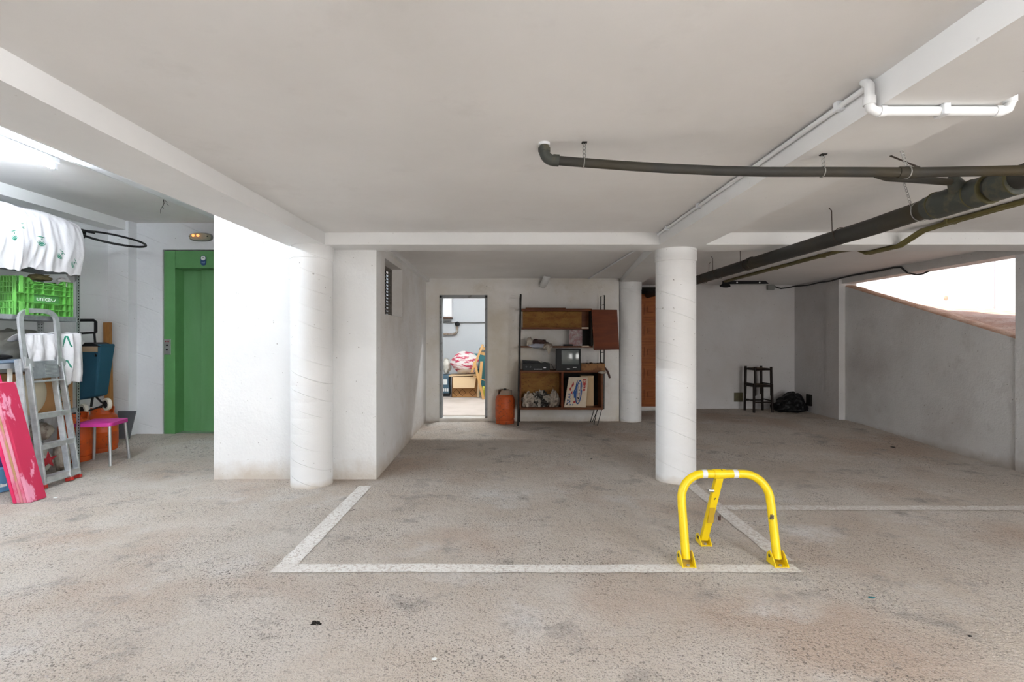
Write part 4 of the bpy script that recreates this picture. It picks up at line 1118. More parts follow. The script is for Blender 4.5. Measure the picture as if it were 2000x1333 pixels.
single(B().tube([(-1.9, 11.56, 1.665), (1.4, 11.56, 1.665)], .014, 8), 'wall_pipe', m_grbox, 'thin grey pipe across the storeroom wall', 'pipe', smooth=True)
vp = thing('valve_pipe', (-1.25, 11.5, 1.3), 'stained pipe with an elbow and black valve wheel on the storeroom wall', 'pipe')
B().tube([(-1.9, 11.52, 1.40), (-1.30, 11.52, 1.40), (-1.23, 11.52, 1.42), (-1.20, 11.52, 1.47), (-1.20, 11.52, 1.60)], .028, 10).build('elbow', m_brass, vp, smooth=True)
B().lathe([(.02, 0), (.055, .005), (.055, .03), (.02, .035)], (-1.19, 11.50, 1.63), 20, m=Matrix.Rotation(PI/2, 4, 'X')).build('valve_wheel', m_black, vp, smooth=True)
single(B().tube([(-1.9, 11.56, .78), (-1.40, 11.56, .78)], .012, 8), 'wall_pipe', m_wpipe, 'thin white pipe low on the storeroom wall behind the paper bag', 'pipe', smooth=True)
tl_ = thing('ceiling_lamp', (-.62, 8.55, 2.6), 'lit fluorescent lamp just inside the storeroom doorway', 'lamp')
B().box((-1.0, 8.51, 2.70), (-.30, 8.61, 2.75)).build('housing', m_lampwhite, tl_)
B().tube([(-.98, 8.56, 2.665), (-.32, 8.56, 2.665)], .02, 10).build('tube', m_tube_room, tl_, smooth=True)
for x in (-.99, -.31): B().box((x-.012, 8.54, 2.64), (x+.012, 8.58, 2.70)).build('lamp_holder', m_lampwhite, tl_)

# ------------------------------------------------------------------ old shelving unit on the back wall
YF = 7.46; YK = 7.80
us = thing('wall_unit', at(1095, 826, YF), 'old teak shelving unit on black wire frames against the back wall', 'shelving')
def pb(b, x0, y0, x1, y1, Ya=YF, Yb_=YK, mi=0):     # box from front-face pixels measured at depth Ya
    a = at(x0, y1, Ya); c = at(x1, y0, Ya)
    b.box((a.x, Ya, a.z), (c.x, Yb_, c.z), mi=mi); return b
# lower cabinet
pb(B(), 1015, 724.5, 1178, 728).build('cabinet_top', m_wood_t, us)
pb(B(), 1015, 797, 1178, 801).build('cabinet_bottom', m_wood_t, us)
pb(B(), 1015, 728, 1018, 797).build('cabinet_side', m_wood_t, us)
pb(B(), 1174.5, 728, 1178, 797).build('cabinet_side', m_wood_t, us)
pb(B(), 1096.5, 728, 1100.5, 797).build('cabinet_divider', m_wood_r, us)
pb(B(), 1015, 726, 1097, 800, YK-.012, YK).build('cabinet_back', m_ply, us)
pb(B(), 1100, 726, 1174, 800, YK-.012, YK).build('cabinet_back', m_dark, us)  # near-black panel colours in the shade of the right cavity
# upper cabinet: shelves, plywood back, bay with its cavity shade coloured in, hanging door
Yu = 7.56
pb(B(), 1019, 603, 1156, 607.5, Yu, YK).build('top_board', m_wood_t, us)
pb(B(), 1027, 601.3, 1105, 603, Yu+.05, YK).build('loose_board', m_wood_t, us)
pb(B(), 1019, 640, 1150, 643.5, Yu, YK).build('shelf_board', m_wood_t, us)
pb(B(), 1136, 639.6, 1149.5, 642.5, Yu-.006, Yu).build('bare_edge', m_edge, us)
pb(B(), 1021, 607, 1141, 641, YK-.03, YK-.02).build('plywood_back', m_ply, us)
pb(B(), 1136, 607.5, 1156, 640, YK-.035, YK-.03).build('cavity_shade_back', m_wood_t, us)  # dark panel stands in for shade deep in the upper cavity
pb(B(), 1137.5, 643.5, 1158, 677, YK-.04, YK-.03).build('cavity_shade_back', m_dark, us)  # near-black panel stands in for shade deep in the lower cavity
pb(B(), 1154, 607, 1157, 679, Yu, YK).build('bay_side', m_dark, us)
pb(B(), 1013, 676.5, 1158, 679.5, Yu, YK).build('shelf_board', m_wood_t, us)
pb(B(), 1136, 675.7, 1150.5, 678, Yu-.006, Yu).build('bare_edge', m_edge, us)
a, b_, c, d = at(1155.5, 605, Yu-.04), at(1205.5, 605.5, Yu-.04), at(1209.5, 683, Yu-.02), at(1160, 684, Yu-.02)
bb = B(); bb.hexa([d, c, c+V((0, .022, 0)), d+V((0, .022, 0)), a, b_, b_+V((0, .022, 0)), a+V((0, .022, 0))]); bb.build('door_panel', m_wood_r, us, bevel=.002, label='loose red brown door panel hooked on the frame')
# wire frames
def frame(x0, x1, yt, yb, Ya, Yc, r=.009):
    b = B(); a0, a1 = at(x0, yt, Ya), at(x1, yb, Ya)
    k = (Yc-Ya)
    b.tube([a1, V((a0.x, Ya, a0.z-.03)), V((a0.x, Ya+.01, a0.z)), V((a0.x, Yc-.01, a0.z)), V((a0.x, Yc, a0.z-.03)), V((a1.x, Yc, a1.z))], r, 8)
    return b
lf = B(); p0, p1 = at(1017.2, 575.5, YF-.03), at(1011.5, 827, YF-.03)
p1.z = zf(p1.x, YF)+.002
lf.tube([p0, lerp(p0, p1, .6), p1], .013, 8); q0 = V((p0.x, YK, p0.z)); q1 = V((p1.x+.03, YK-.03, p1.z))
lf.tube([q0, q1], .010, 8); lf.tube([p0, q0], .009, 8)
for t in (.11, .26, .42, .60, .86): lf.tube([lerp(p0, p1, t), lerp(q0, q1, t)], .006, 6)
lf.build('wire_frame', m_blackm, us, smooth=True)
rf = B(); 
a0, a1 = at(1173.5, 579.5, YK-.06), at(1180.5, 577, YK-.20)
a2, a3 = at(1172, 800, YK-.06), at(1179.5, 800, YK-.20)
rf.tube([a2, a0, a1, a3], .008, 8)
for t in (.08, .24, .50, .60): rf.tube([lerp(a0, a2, t), lerp(a1, a3, t)], .005, 6)
rf.build('wire_frame', m_blackm, us, smooth=True)
g0 = zf(1.2, 7.5)+.003
lg = B(); k1, k2 = at(1166, 801, YF+.04), at(1175, 801, YF+.04); e1 = at(1160, 822, YF+.06); e2 = at(1167, 829, YF+.02); e1.z = g0; e2.z = g0
lg.tube([k1, e1, e2, k2], .006, 6); lg.build('wire_leg', m_blackm, us, smooth=True)
lg = B(); k1, k2 = at(1160, 801, YK-.06), at(1167, 801, YK-.06); e1 = at(1153, 820, YK-.06); e2 = at(1157, 822, YK-.03); e1.z = g0; e2.z = g0
lg.tube([k1, e1, e2, k2], .006, 6); lg.build('wire_leg', m_blackm, us, smooth=True)
# things on the unit
pic = pb(B(), 1111.5, 644.5, 1137, 676, 7.68, 7.70)
single(pic, 'framed_print', m_print, 'faded purple and grey print standing on the middle shelf of the wall unit', 'picture')
single(pb(B(), 1101, 673, 1119, 676.4, 7.60, 7.70), 'cassette', m_black, 'small black cassette on the wall unit shelf above the television', 'cassette', bevel=.003)
zsh = at(0, 676.5, Yu).z
rg = thing('cloth_bundle', at(1052, 676.5, Yu+.05), 'heap of dirty pale and maroon rags on the wall unit shelf', 'rags')
B().blob(at(1050, 671, 7.66), (.155, .10, .062), .3, 2.6, 4, flat=zsh+.002, seed=3).build('dark_rag', m_ragd, rg, smooth=True)
B().blob(at(1034, 669, 7.60), (.05, .06, .075), .35, 2.6, 3, seed=5).build('pale_rag', m_rag, rg, smooth=True)
B().blob(at(1049, 676, 7.57), (.12, .035, .035), .25, 2.6, 3, seed=7).build('bluish_rag', mat('bluish_rag', (.33, .34, .40), .85, bump=.4, bscale=20), rg, smooth=True)
bb = B()
bb.blob(at(1070, 677, 7.57), (.075, .04, .045), .35, 3, 3, seed=9); bb.lathe([(.05, .03), (.03, -.05), (.004, -.12)], at(1072, 677, 7.53), 10)
bb.build('pale_rag', m_rag, rg, smooth=True)
# television
tvc = (at(1086, 724, YF).x, at(1134, 681, YF).x); tz0, tz1 = at(0, 724.3, YF).z, at(0, 681.5, YF).z
tv = thing('television', ((tvc[0]+tvc[1])/2, YF+.1, tz0), 'small black tube television with a grey screen', 'television')
B().box((tvc[0], YF-.02, tz0), (tvc[1], YF+.08, tz1)).build('front_bezel', m_tv, tv, bevel=.008)
B().hexa([(tvc[0]+.02,YF+.08,tz0),(tvc[1]-.02,YF+.08,tz0),(tvc[1]-.07,YF+.32,tz0+.02),(tvc[0]+.07,YF+.32,tz0+.02),(tvc[0]+.02,YF+.08,tz1-.01),(tvc[1]-.02,YF+.08,tz1-.01),(tvc[1]-.07,YF+.32,tz1-.08),(tvc[0]+.07,YF+.32,tz1-.08)]).build('rear_case', m_tv, tv)
s0, s1 = at(1096.5, 712, YF), at(1130, 684.5, YF)
def scr(u, v):
    x = (u-.5)*2; y = (v-.5)*2
    return V(((s0.x+s1.x)/2+x*(s1.x-s0.x)/2, YF-.021-.014*(1-.5*x*x-.5*y*y), (s0.z+s1.z)/2+y*(s1.z-s0.z)/2))
B().grid(scr, 10, 10).build('screen', m_screen, tv, smooth=True)
B().box(at(1119, 718.8, YF-.021)-V((0, .004, 0)), at(1126, 717.2, YF-.021)).build('badge', m_whiteink, tv)
B().box(at(1107, 721.8, YF-.021)-V((0, .004, 0)), at(1113, 720.2, YF-.021)).build('badge', m_whiteink, tv)
# stacked recorder
vz0 = at(0, 724.3, YF).z
vc = thing('video_recorder', at(1047, 724.3, YF), 'black video recorder with small silver buttons beside the television', 'recorder')
a, c = at(1021, 724.3, YF), at(1074, 710, YF)
B().box((a.x, YF, vz0), (c.x, YF+.28, c.z)).build('case', m_tv, vc, bevel=.004)
for k in range(7):
    q = at(1044+k*2.3, 721.6, YF); B().box((q.x-.005, YF-.005, q.z-.004), (q.x+.005, YF, q.z+.004)).build('button', m_chrome, vc)
q = at(1064, 718.6, YF); B().box((q.x-.018, YF-.004, q.z-.007), (q.x+.018, YF, q.z+.007)).build('display', m_reflect, vc)
for x in (1028, 1036): q = at(x, 717, YF); B().lathe([(.014, 0), (.012, .014)], (q.x, YF, q.z), 14, m=Matrix.Rotation(PI/2, 4, 'X')).build('knob', m_greyboard, vc)
single(B().hexa([*[V((at(x_, 0, YF).x, YF+y_, at(0, z_, YF).z)) for x_, y_, z_ in ((1021, .02, 709.7), (1056, .02, 709.7), (1056, .24, 709.7), (1021, .24, 709.7), (1021, .02, 705), (1053, .02, 706.5), (1053, .24, 706.5), (1021, .24, 705))]]), 'flat_player', m_black, 'thin black player lying on the video recorder', 'player')
cbp = [at(1052, 706, YF+.05), at(1040, 703.5, YF+.05), at(1022, 704.5, YF+.1)]
single(B().tube([at(1057, 707, YF+.1), at(1066, 708.5, YF+.1), at(1077, 712, YF+.06), at(1082, 722, YF+.03)], .004, 6), 'power_lead', m_cable, 'black lead trailing from the recorder to the television', 'cable', smooth=True)
# wooden box and strap
wb = thing('wooden_case', at(1158, 724.3, YF), 'flat brown wooden case lying on the wall unit beside the television', 'case')
a, c = at(1135.2, 724.3, YF-.03), at(1182, 711, YF-.03)
B().box((a.x, YF-.03, at(0, 724.3, YF).z), (c.x, YF+.24, c.z)).build('body', mat('worn_brown_case', (.24, .115, .04), .7, col2=(.15, .06, .02), vscale=14, vlo=.5, vhi=.6), wb, bevel=.006)
for k in range(6):
    q = at(1140+k*7, 710.5, YF+.05); B().box((q.x-.012, YF-.028, c.z-.002), (q.x+.018, YF+.10, c.z+.006+.004*(k % 3))).build('torn_edge', mat('torn_card_dark', (.07, .03, .012), .8), wb)
B().blob(at(1177, 728, YF-.05), (.06, .03, .02), .3, 3, 3).build('torn_lining', m_rag, wb, smooth=True)
B().tube([at(1181, 718, YF-.02), at(1186, 725, YF-.03), at(1189, 732, YF-.03), at(1191, 739, YF-.03)], [.012, .017, .018, .016], 6).build('strap', m_ragd, wb, smooth=True)
B().tube([at(1170, 711, YF), at(1173, 706, YF), at(1176, 711, YF)], .005, 6).build('buckle', m_black, wb, smooth=True)
# game box, carton behind it
gb = thing('game_box', at(1125, 797, YF+.03), 'cream board game box with a blue oval track and red lettering', 'box')
gA, gB, gC, gD = at(1101.5, 797, YF+.03), at(1144, 797, YF+.03), at(1149, 737, YF+.10), at(1111, 737, YF+.10)
zc0 = at(0, 797, YF).z+.002
for q in (gA, gB): q.z = zc0
bb = B(); dd = V((.006, .075, 0)); bb.hexa([gA, gB, gB+dd, gA+dd, gD, gC, gC+dd, gD+dd]); bb.build('lid', m_gamebox, gb, bevel=.003)
gx = (gB-gA); gy = (gD-gA)
gn = gx.cross(gy).normalized(); gn = gn if gn.y < 0 else -gn
def G(u, v, o=.0025): return gA+gx*(u*(1-v)+u*v*(gC-gD).length/gx.length)+gy*v+gn*o
def gpoly(pts, m, o=.0025, nm='print_shape'):
    bb = B(); bb.add([G(u, v, o) for u, v in pts], [list(range(len(pts)))]); return bb.build(nm, m, gb)
def goval(cu, cv, ru, rv, wd, m, o=.003):
    n = 28; bb = B(); vs = []
    for i in range(n):
        a = 2*PI*i/n; vs.append(G(cu+ru*math.cos(a)*1, cv+rv*math.sin(a), o))
    for i in range(n):
        a = 2*PI*i/n; vs.append(G(cu+(ru-wd)*math.cos(a), cv+(rv-wd*.8)*math.sin(a), o))
    bb.add(vs, [[i, (i+1)%n, n+(i+1)%n, n+i] for i in range(n)]); bb.build('print_oval', m, gb)
goval(.60, .50, .155, .40, .055, m_pblue)
goval(.60, .50, .075, .30, .02, m_pblue)
gpoly([(.42, .80), (.50, .92), (.44, .55), (.50, .34), (.40, .30), (.34, .52), (.40, .62)], m_pblue)
gpoly([(.30, .44), (.40, .66), (.34, .40)], m_pblue, .0035)
gpoly([(.20, .72), (.28, .85), (.32, .74), (.24, .66)], m_pred); gpoly([(.12, .62), (.22, .70), (.20, .54), (.14, .56)], m_pred); gpoly([(.22, .48), (.28, .56), (.30, .46), (.24, .42)], m_pred)
gpoly([(.74, .93), (.90, .93), (.90, .54), (.80, .54), (.80, .72), (.74, .78)], m_pred)
gpoly([(.40, .20), (.52, .24), (.50, .15), (.40, .14)], m_pred)
for u, v in ((.10, .20), (.15, .30), (.08, .08), (.20, .16), (.24, .06), (.36, .06)):
    gpoly([(u, v), (u+.06, v+.01), (u+.05, v+.05), (u+.01, v+.06)], m_pblue if u > .1 else m_dark)
gpoly([(.56, .56), (.62, .60), (.64, .54)], m_dark); gpoly([(.55, .45), (.66, .47), (.62, .42)], m_pred); gpoly([(.55, .34), (.66, .30), (.60, .26)], m_dark)
RT = Matrix((gx.normalized(), gy.normalized(), gn)).transposed()
text('title_lettering', 'TCR', .085, G(.845, .74, .004), RT @ Matrix.Rotation(PI/2, 3, 'Z'), m_gamebox, gb, sx=1.0)
text('side_lettering', 'STAR', .07, G(.18, .30, .004), RT @ Matrix.Rotation(PI/2, 3, 'Z'), m_pblue, gb)
single(B().box((at(1134, 0, 7.68).x, 7.66, zc0), (at(1159, 0, 7.68).x, 7.785, at(0, 735, 7.62).z)), 'carton', m_cardl, 'tan carton standing behind the game box', 'box')
single(B().box((at(1103, 0, 7.66).x, 7.65, zc0), (at(1111, 0, 7.66).x, 7.78, at(0, 742, 7.62).z)), 'dark_folder', m_dark, 'dark folder behind the left edge of the game box', 'folder')
# bags in the left bay of the cabinet
zcb = at(0, 797, YF).z+.001
single(B().blob(at(1032, 783, YF+.14), (.095, .10, .115), .34, 3.2, 5, flat=zcb, seed=1, crease=.16), 'plastic_bag', m_bag2, 'cream plastic bag with a looped handle in the cabinet', 'bag', smooth=True)
single(B().blob(at(1056, 781, YF+.15), (.125, .11, .13), .36, 3.4, 5, flat=zcb, seed=12, crease=.20), 'plastic_bag', m_bag, 'black and white crumpled bag in the middle of the cabinet bay', 'bag', smooth=True)
single(B().blob(at(1082, 783, YF+.16), (.08, .10, .12), .32, 3.4, 5, flat=zcb, seed=15, crease=.16, shape=lambda p: V((p.x*(1.1-.9*max(0, p.z)/.15*.6), p.y*(1.1-.9*max(0, p.z)/.15*.6), p.z*1.25 if p.z > 0 else p.z))), 'plastic_bag', m_bag2, 'knotted pale bag against the cabinet divider', 'bag', smooth=True)

# ------------------------------------------------------------------ fittings on walls and ceiling in the middle
single(B().tube([(1.285, 1.84, Z_MAIN-.018), (1.285, 4.455, Z_MAIN-.018)], .011, 8), 'beam_conduit', m_wpipe, 'thin white conduit along the top edge of the beam', 'conduit', smooth=True)
for y in (2.0, 2.75, 3.5, 4.2):
    single(B().box((1.268, y-.012, Z_MAIN-.034), (1.30, y+.012, Z_MAIN)), 'conduit_clip', m_lampwhite, 'small white clip on the beam conduit', 'clip', 'clips on the beam conduit')
single(B().tube([(1.31, 4.80, Z_MAIN-.012), (1.19, 7.84, Z_MAIN-.012)], .010, 8), 'ceiling_conduit', m_lampwhite, 'thin white conduit on the ceiling behind the cross beam', 'conduit', smooth=True)
single(B().tube([(.50, 7.86, 2.125), (.50, 7.74, 2.125), (.51, 7.66, 2.14), (.53, 7.60, 2.18), (.54, 7.58, 2.23)], .052, 16), 'vent_pipe', m_wpipe, 'stubby white pipe bending from the back wall into the ceiling', 'pipe', smooth=True)
# white pipe under the beam
wpz = CAMZ+.80
wpp = thing('water_pipe', (1.5, 1.80, wpz), 'white plastic pipe crossing under the beam', 'pipe')
pth = [V((1.272, 1.84, Z_MAIN)), V((1.270, 1.82, Z_MAIN-.02)), V((1.262, 1.80, Z_MAIN-.035)), V((1.262, 1.80, wpz+.03)), V((1.266, 1.80, wpz+.01)), V((1.285, 1.80, wpz)), V((1.73, 1.80, wpz)), V((1.748, 1.80, wpz+.008)), V((1.757, 1.80, wpz+.03)), V((1.757, 1.80, Z_MAIN))]
B().tube(pth, .0165, 14).build('run', m_wpipe, wpp, smooth=True)
for p, q in ((V((1.262, 1.80, wpz+.05)), V((1.262, 1.80, wpz+.022))), (V((1.295, 1.80, wpz)), V((1.315, 1.80, wpz))), (V((1.70, 1.80, wpz)), V((1.722, 1.80, wpz))), (V((1.757, 1.80, wpz+.03)), V((1.757, 1.80, wpz+.055)))):
    B().tube([p, q], .020, 14).build('coupling', m_wpipe, wpp, smooth=True)
B().box((1.505, 1.775, wpz-.018), (1.53, 1.825, Z_BEAM+.004)).build('pipe_clip', m_lampwhite, wpp, bevel=.005)
# long grey waste pipe
gp = thing('waste_pipe', (1.2, 2.3, 2.0), 'dark grey waste pipe sagging across under the ceiling', 'pipe')
def lp_(px, py, Y): return at(px, py, Y)
pts = [lp_(1085, 313.5, 2.42), lp_(1140, 318, 2.41), lp_(1220, 324, 2.385), lp_(1300, 329, 2.36), lp_(1400, 333.5, 2.33), lp_(1500, 336, 2.30), lp_(1620, 336, 2.27), lp_(1790, 337, 2.22), lp_(2000, 333, 2.16), lp_(2060, 332, 2.15)]
B().tube(pts, .0215, 16).build('run', m_pipe, gp, smooth=True)
e0 = lp_(1063, 300, 2.42)
elb = [V((e0.x, 2.42, Z_MAIN)), V((e0.x, 2.42, Z_MAIN-.03))]
cz = pts[0].z
for i in range(7):
    a = PI/2*i/6; elb.append(V((e0.x+.045*(1-math.cos(a)), 2.42, cz+.045-.045*math.sin(a))))
elb.append(pts[0]+V((.01, 0, 0)))
B().tube(elb, [.022, .022]+[.0255]*7+[.0255], 16).build('elbow', m_pipefit, gp, smooth=True)
B().tube([V((e0.x, 2.42, Z_MAIN)), V((e0.x, 2.42, Z_MAIN-.012))], .027, 16).build('collar', m_lampwhite, gp, smooth=True)
B().tube([elb[2]+V((0, 0, .014)), elb[2]+V((0, 0, -.004))], .0285, 16).build('collar', m_pipefit, gp, smooth=True)
B().tube([pts[0]+V((-.012, 0, .001)), pts[0]+V((.016, 0, -.001))], .0275, 16).build('collar', m_pipefit, gp, smooth=True)
B().tube([lp_(1755, 337, 2.229), lp_(1790, 337, 2.22)], .0245, 16).build('collar', m_pipe, gp, smooth=True)
# branch to the big drain
bp = [lp_(1712, 340, 2.27), lp_(1735, 347, 2.30), lp_(1780, 350, 2.38), lp_(1868, 357, 2.62)]
B().tube(bp, .0175, 12).build('branch', m_pipe, gp, smooth=True)
# big drain pipe running in depth
DXp, DZp = 2.34, CAMZ+.735
dp = thing('drain_pipe', (DXp, 5, DZp), 'thick dark grey drain pipe running back under the ceiling', 'pipe')
B().tube([(DXp-.02, -1.0, DZp+.03), (DXp, 2.0, DZp+.015), (DXp, 3.3, DZp-.012), (DXp+.01, 6.4, DZp+.005), (DXp+.02, YBR, DZp+.02)], .055, 24).build('run', m_pipe, dp, smooth=True)
for y0, y1, r in ((2.50, 2.80, .071), (2.36, 2.47, .066), (2.80, 2.86, .066)):
    B().tube([(DXp, y0, DZp-.003), (DXp, y1, DZp-.006)], r, 24).build('fitting', m_pipefit, dp, smooth=True)
for y in (2.495, 2.58, 2.36, 2.80): B().tube([(DXp, y, DZp-.003), (DXp, y+.008, DZp-.003)], .0735 if 2.4 < y < 2.85 else .068, 24).build('sealant_ring', m_glue, dp, smooth=True)
B().tube([bp[-1]+V((-.06, -.05, .003)), V((DXp, 2.66, DZp+.02))], [.026, .05], 16).build('branch_socket', m_pipefit, dp, smooth=True)
B().tube([(DXp, 4.95, DZp), (DXp, 5.0, DZp)], .0595, 24).build('collar', m_pipe, dp, smooth=True)
def chain_strap(top, bot, label, wrap=None, m=m_strap, w=.011, parent=None):
    """perforated fixing band: a row of eyelets"""
    t = thing('fixing_band', top, label, 'strap', 'perforated bands holding the pipes')
    top = V(top); bot = V(bot); L = (bot-top).length; n = max(2, int(L/.0165))
    d = (bot-top).normalized(); s = V((1, 0, 0)); s = (s-d*s.dot(d)).normalized(); q = d.cross(s)
    b = B()
    for i in range(n):
        c = top+d*(i+.5)*L/n
        b.tube([c+s*math.cos(2*PI*k/8)*w*.62+d*math.sin(2*PI*k/8)*L/n*.52 for k in range(8)], .0022, 4, closed=True)
    b.build('band', m, t)
    if wrap:
        c, ax, r = wrap; ax = V(ax).normalized(); u = V((0, 0, 1)); u = (u-ax*u.dot(ax)).normalized(); v = ax.cross(u)
        B().tube([V(c)+u*math.cos(2*PI*k/20)*r+v*math.sin(2*PI*k/20)*r for k in range(20)], .0028, 5, closed=True).build('loop', m, t)
    B().box(top+V((-.012, -.012, -.004)), top+V((.012, .012, .006))).build('anchor', m_dark, t)
    return t
p = lp_(1140, 318, 2.41)
chain_strap((p.x+.003, 2.41, Z_MAIN), p+V((.002, -.006, .004)), 'zinc band hanging the waste pipe near its elbow', (p, (1, 0, -.05), .0235))
p = lp_(1606, 336, 2.275); chain_strap((p.x+.004, 2.275, Z_BEAM), p+V((0, -.01, .0)), 'short zinc band holding the waste pipe under the beam', (p, (1, 0, 0), .0235))
p = lp_(1772, 337, 2.225); chain_strap((p.x+.002, 2.30, Z_MAIN), p+V((0, -.01, .0)), 'zinc band holding the waste pipe at its collar', (p, (1, 0, 0), .026))
chain_strap((1.86, 2.55, Z_MAIN), (1.86, 2.30, CAMZ+.76), 'dark band behind the waste pipe near the beam', m=m_rust)
chain_strap((DXp-.08, 2.95, Z_MAIN), (DXp-.045, 2.92, DZp-.01), 'dark chain band around the drain pipe near the fitting', ((DXp, 2.92, DZp-.008), (0, 1, 0), .057), m=m_strap)
for y, dx in ((3.62, -.055), (5.05, -.06), (5.75, -.055), (6.2, .05), (6.9, -.05)):
    t = thing('hanger_wire', (DXp+dx, y, DZp), 'rusty wire hanger around the drain pipe', 'wire', 'wire hangers of the drain pipe')
    b = B(); b.tube([(DXp+dx*1.6, y, Z_MAIN), (DXp+dx*1.25, y, Z_MAIN-.02), (DXp+dx*1.2, y, DZp+.03), (DXp+dx*1.06, y, DZp)], .003, 5)
    b.build('hook', m_rust, t); B().tube([(DXp+.057*math.cos(2*PI*k/18), y, DZp-.006+.057*math.sin(2*PI*k/18)) for k in range(18)], .003, 5, closed=True).build('loop', m_rust, t)
# olive conduits
oc = thing('cable_conduit', (3.4, 4.6, 2.1), 'pair of olive conduits running back along the ceiling and under the beam', 'conduit')
for dx in (0, .034):
    X = 3.385+dx; zc_ = Z_MAIN-.018; zb_ = Z_BEAM-.018
    B().tube([(X-.02, 1.5, zc_), (X-.01, 3.4, zc_), (X, 3.95, zc_-.004), (X-.02, 4.20, zc_-.02), (X-.045, 4.42, zb_+.0), (X-.05, 4.55, zb_), (X-.05, 4.80, zb_), (X-.03, 4.98, zc_-.03), (X, 5.3, zc_), (X, 7.0, zc_), (X, 8.10, zc_)], .0165, 10).build('tube', m_olive, oc, smooth=True)
for y in (3.96, 5.6, 6.6): B().box((3.36, y-.012, Z_MAIN-.038), (3.445, y+.012, Z_MAIN)).build('saddle', m_olive, oc)
# black bar on the ceiling, junction box, cable
bt = thing('mounting_bar', (3.75, 8.2, 2.17), 'black bar with white screws under the ceiling of the rear bay', 'bar')
B().hexa([(3.40,8.18,2.175),(4.13,8.18,2.18),(4.13,8.22,2.18),(3.40,8.22,2.175),(3.40,8.18,2.225),(4.08,8.18,2.225),(4.08,8.22,2.225),(3.40,8.22,2.225)]).build('bar', m_black, bt)
for x in (3.62, 3.98): B().lathe([(.012, 0), (.012, .004)], (x, 8.18, 2.20), 10, m=Matrix.Rotation(PI/2, 4, 'X')).build('screw', m_whiteink, bt)
B().blob((3.42, 8.16, 2.15), (.08, .03, .035), .5, 3, 2).build('bracket', m_black, bt)
jb = thing('junction_box', at(1508, 566, YBR), 'grey junction box high on the rear bay wall', 'box')
q0, q1 = at(1499.5, 566, YBR-.05), at(1513, 553.5, YBR-.05)
B().box((q0.x, YBR-.055, q0.z), (q1.x, YBR, q1.z)).build('body', m_grbox, jb, bevel=.008)
B().box((q0.x+.006, YBR-.063, q0.z+.006), (q1.x-.006, YBR-.055, q1.z-.006)).build('lid', m_grbox, jb, bevel=.003)
cp_ = [at(1513, 560, YBR-.02), at(1525, 564, YBR-.012), at(1540, 562, YBR-.012), at(1549, 560, YBR-.02)]
cp_ += [atx(1558, 559, 4.885), atx(1578, 557.5, 4.885), atx(1600, 552, 4.885), atx(1620, 549.5, 4.872), atx(1640, 544, 4.872), atx(1665, 538, 4.915), atx(1690, 534, 4.915), atx(1720, 529, 4.915), atx(1745, 523, 4.915), atx(1760, 522, 4.91), atx(1765, 527, 4.91), atx(1772, 533, 4.93), atx(1790, 537, 4.98), atx(1803, 535, 5.03), atx(1816, 529, 5.06)]
single(B().tube(cp_, .011, 8), 'wall_cable', m_cable, 'dark cable looping from the junction box along the lintel', 'cable', smooth=True)
# vent plates
q0, q1 = at(1434, 785, YBR-.01), at(1451, 767.5, YBR-.01)
vt = thing('vent_plate', ((q0.x+q1.x)/2, YBR, q0.z), 'square olive brown vent plate low on the rear bay wall', 'vent')
B().box((q0.x, YBR-.014, q0.z), (q1.x, YBR, q1.z)).build('plate', m_vent, vt, bevel=.003)
for k in range(5):
    z = q0.z+.02+k*(q1.z-q0.z-.04)/4
    B().box((q0.x+.015, YBR-.018, z-.004), (q1.x-.015, YBR-.013, z+.004)).build('louvre', m_vent, vt)
q0, q1 = atx(1575, 792, 4.88), atx(1584, 772, 4.88)
single(B().box((4.872, q1.y, q0.z), (4.90, q0.y, q1.z)), 'wall_plate', m_dark, 'dark brown plate on the right wall above the black bag', 'plate', bevel=.003)

# carved wooden door in the rear bay
cd = thing('door_3', (2.68, YBR, .09), 'carved orange brown wooden door half hidden behind the columns', None); cd['kind'] = 'structure'
dx0, dx1 = 2.16, 3.08; dz0, dz1 = at(0, 794.5, YBR-.03).z, at(0, 575.5, YBR-.03).z
B().box((dx0-.06, YBR-.03, dz1), (dx1+.06, YBR+.01, dz1+.125)).build('door_head', m_dark, cd)  # dark box stands in for the shaded recess above the leaf
B().box((dx0, YBR-.06, dz0-.055), (dx1, YBR+.0, dz0)).build('door_sill', m_white, cd)
B().box((dx0, YBR-.035, dz0), (dx1, YBR-.002, dz1)).build('door_leaf', m_doorh, cd)
B().box((dx0-.06, YBR-.05, dz0-.05), (dx0, YBR, dz1)).build('door_jamb', m_doorw, cd); B().box((dx1, YBR-.05, dz0-.05), (dx1+.06, YBR, dz1)).build('door_jamb', m_doorw, cd)
rows = 5; rh = (dz1-dz0-.10)/rows
for r in range(rows):
    for c_ in range(2):
        x0 = dx0+.06+c_*.42; x1 = x0+.36; z0 = dz0+.07+r*rh; z1 = z0+rh-.09
        pn = B().box((x0, YBR-.05, z0), (x1, YBR-.034, z1)).build('door_panel', m_doorh, cd, bevel=.004)
        B().box((x0+.07, YBR-.062, z0+.05), (x0+.095, YBR-.049, z1-.05)).build('carved_bar', m_doorw, pn, bevel=.002)
        B().box((x1-.095, YBR-.062, z0+.05), (x1-.07, YBR-.049, z1-.05)).build('carved_bar', m_doorw, pn, bevel=.002)
        B().box((x0+.13, YBR-.066, (z0+z1)/2-.05), (x1-.13, YBR-.049, (z0+z1)/2+.05)).build('carved_boss', m_doorw, pn, bevel=.004)
    B().box((dx0+.01, YBR-.045, dz0+.01+r*rh), (dx1-.01, YBR-.034, dz0+.035+r*rh)).build('door_rail', m_doorw, cd, bevel=.003)

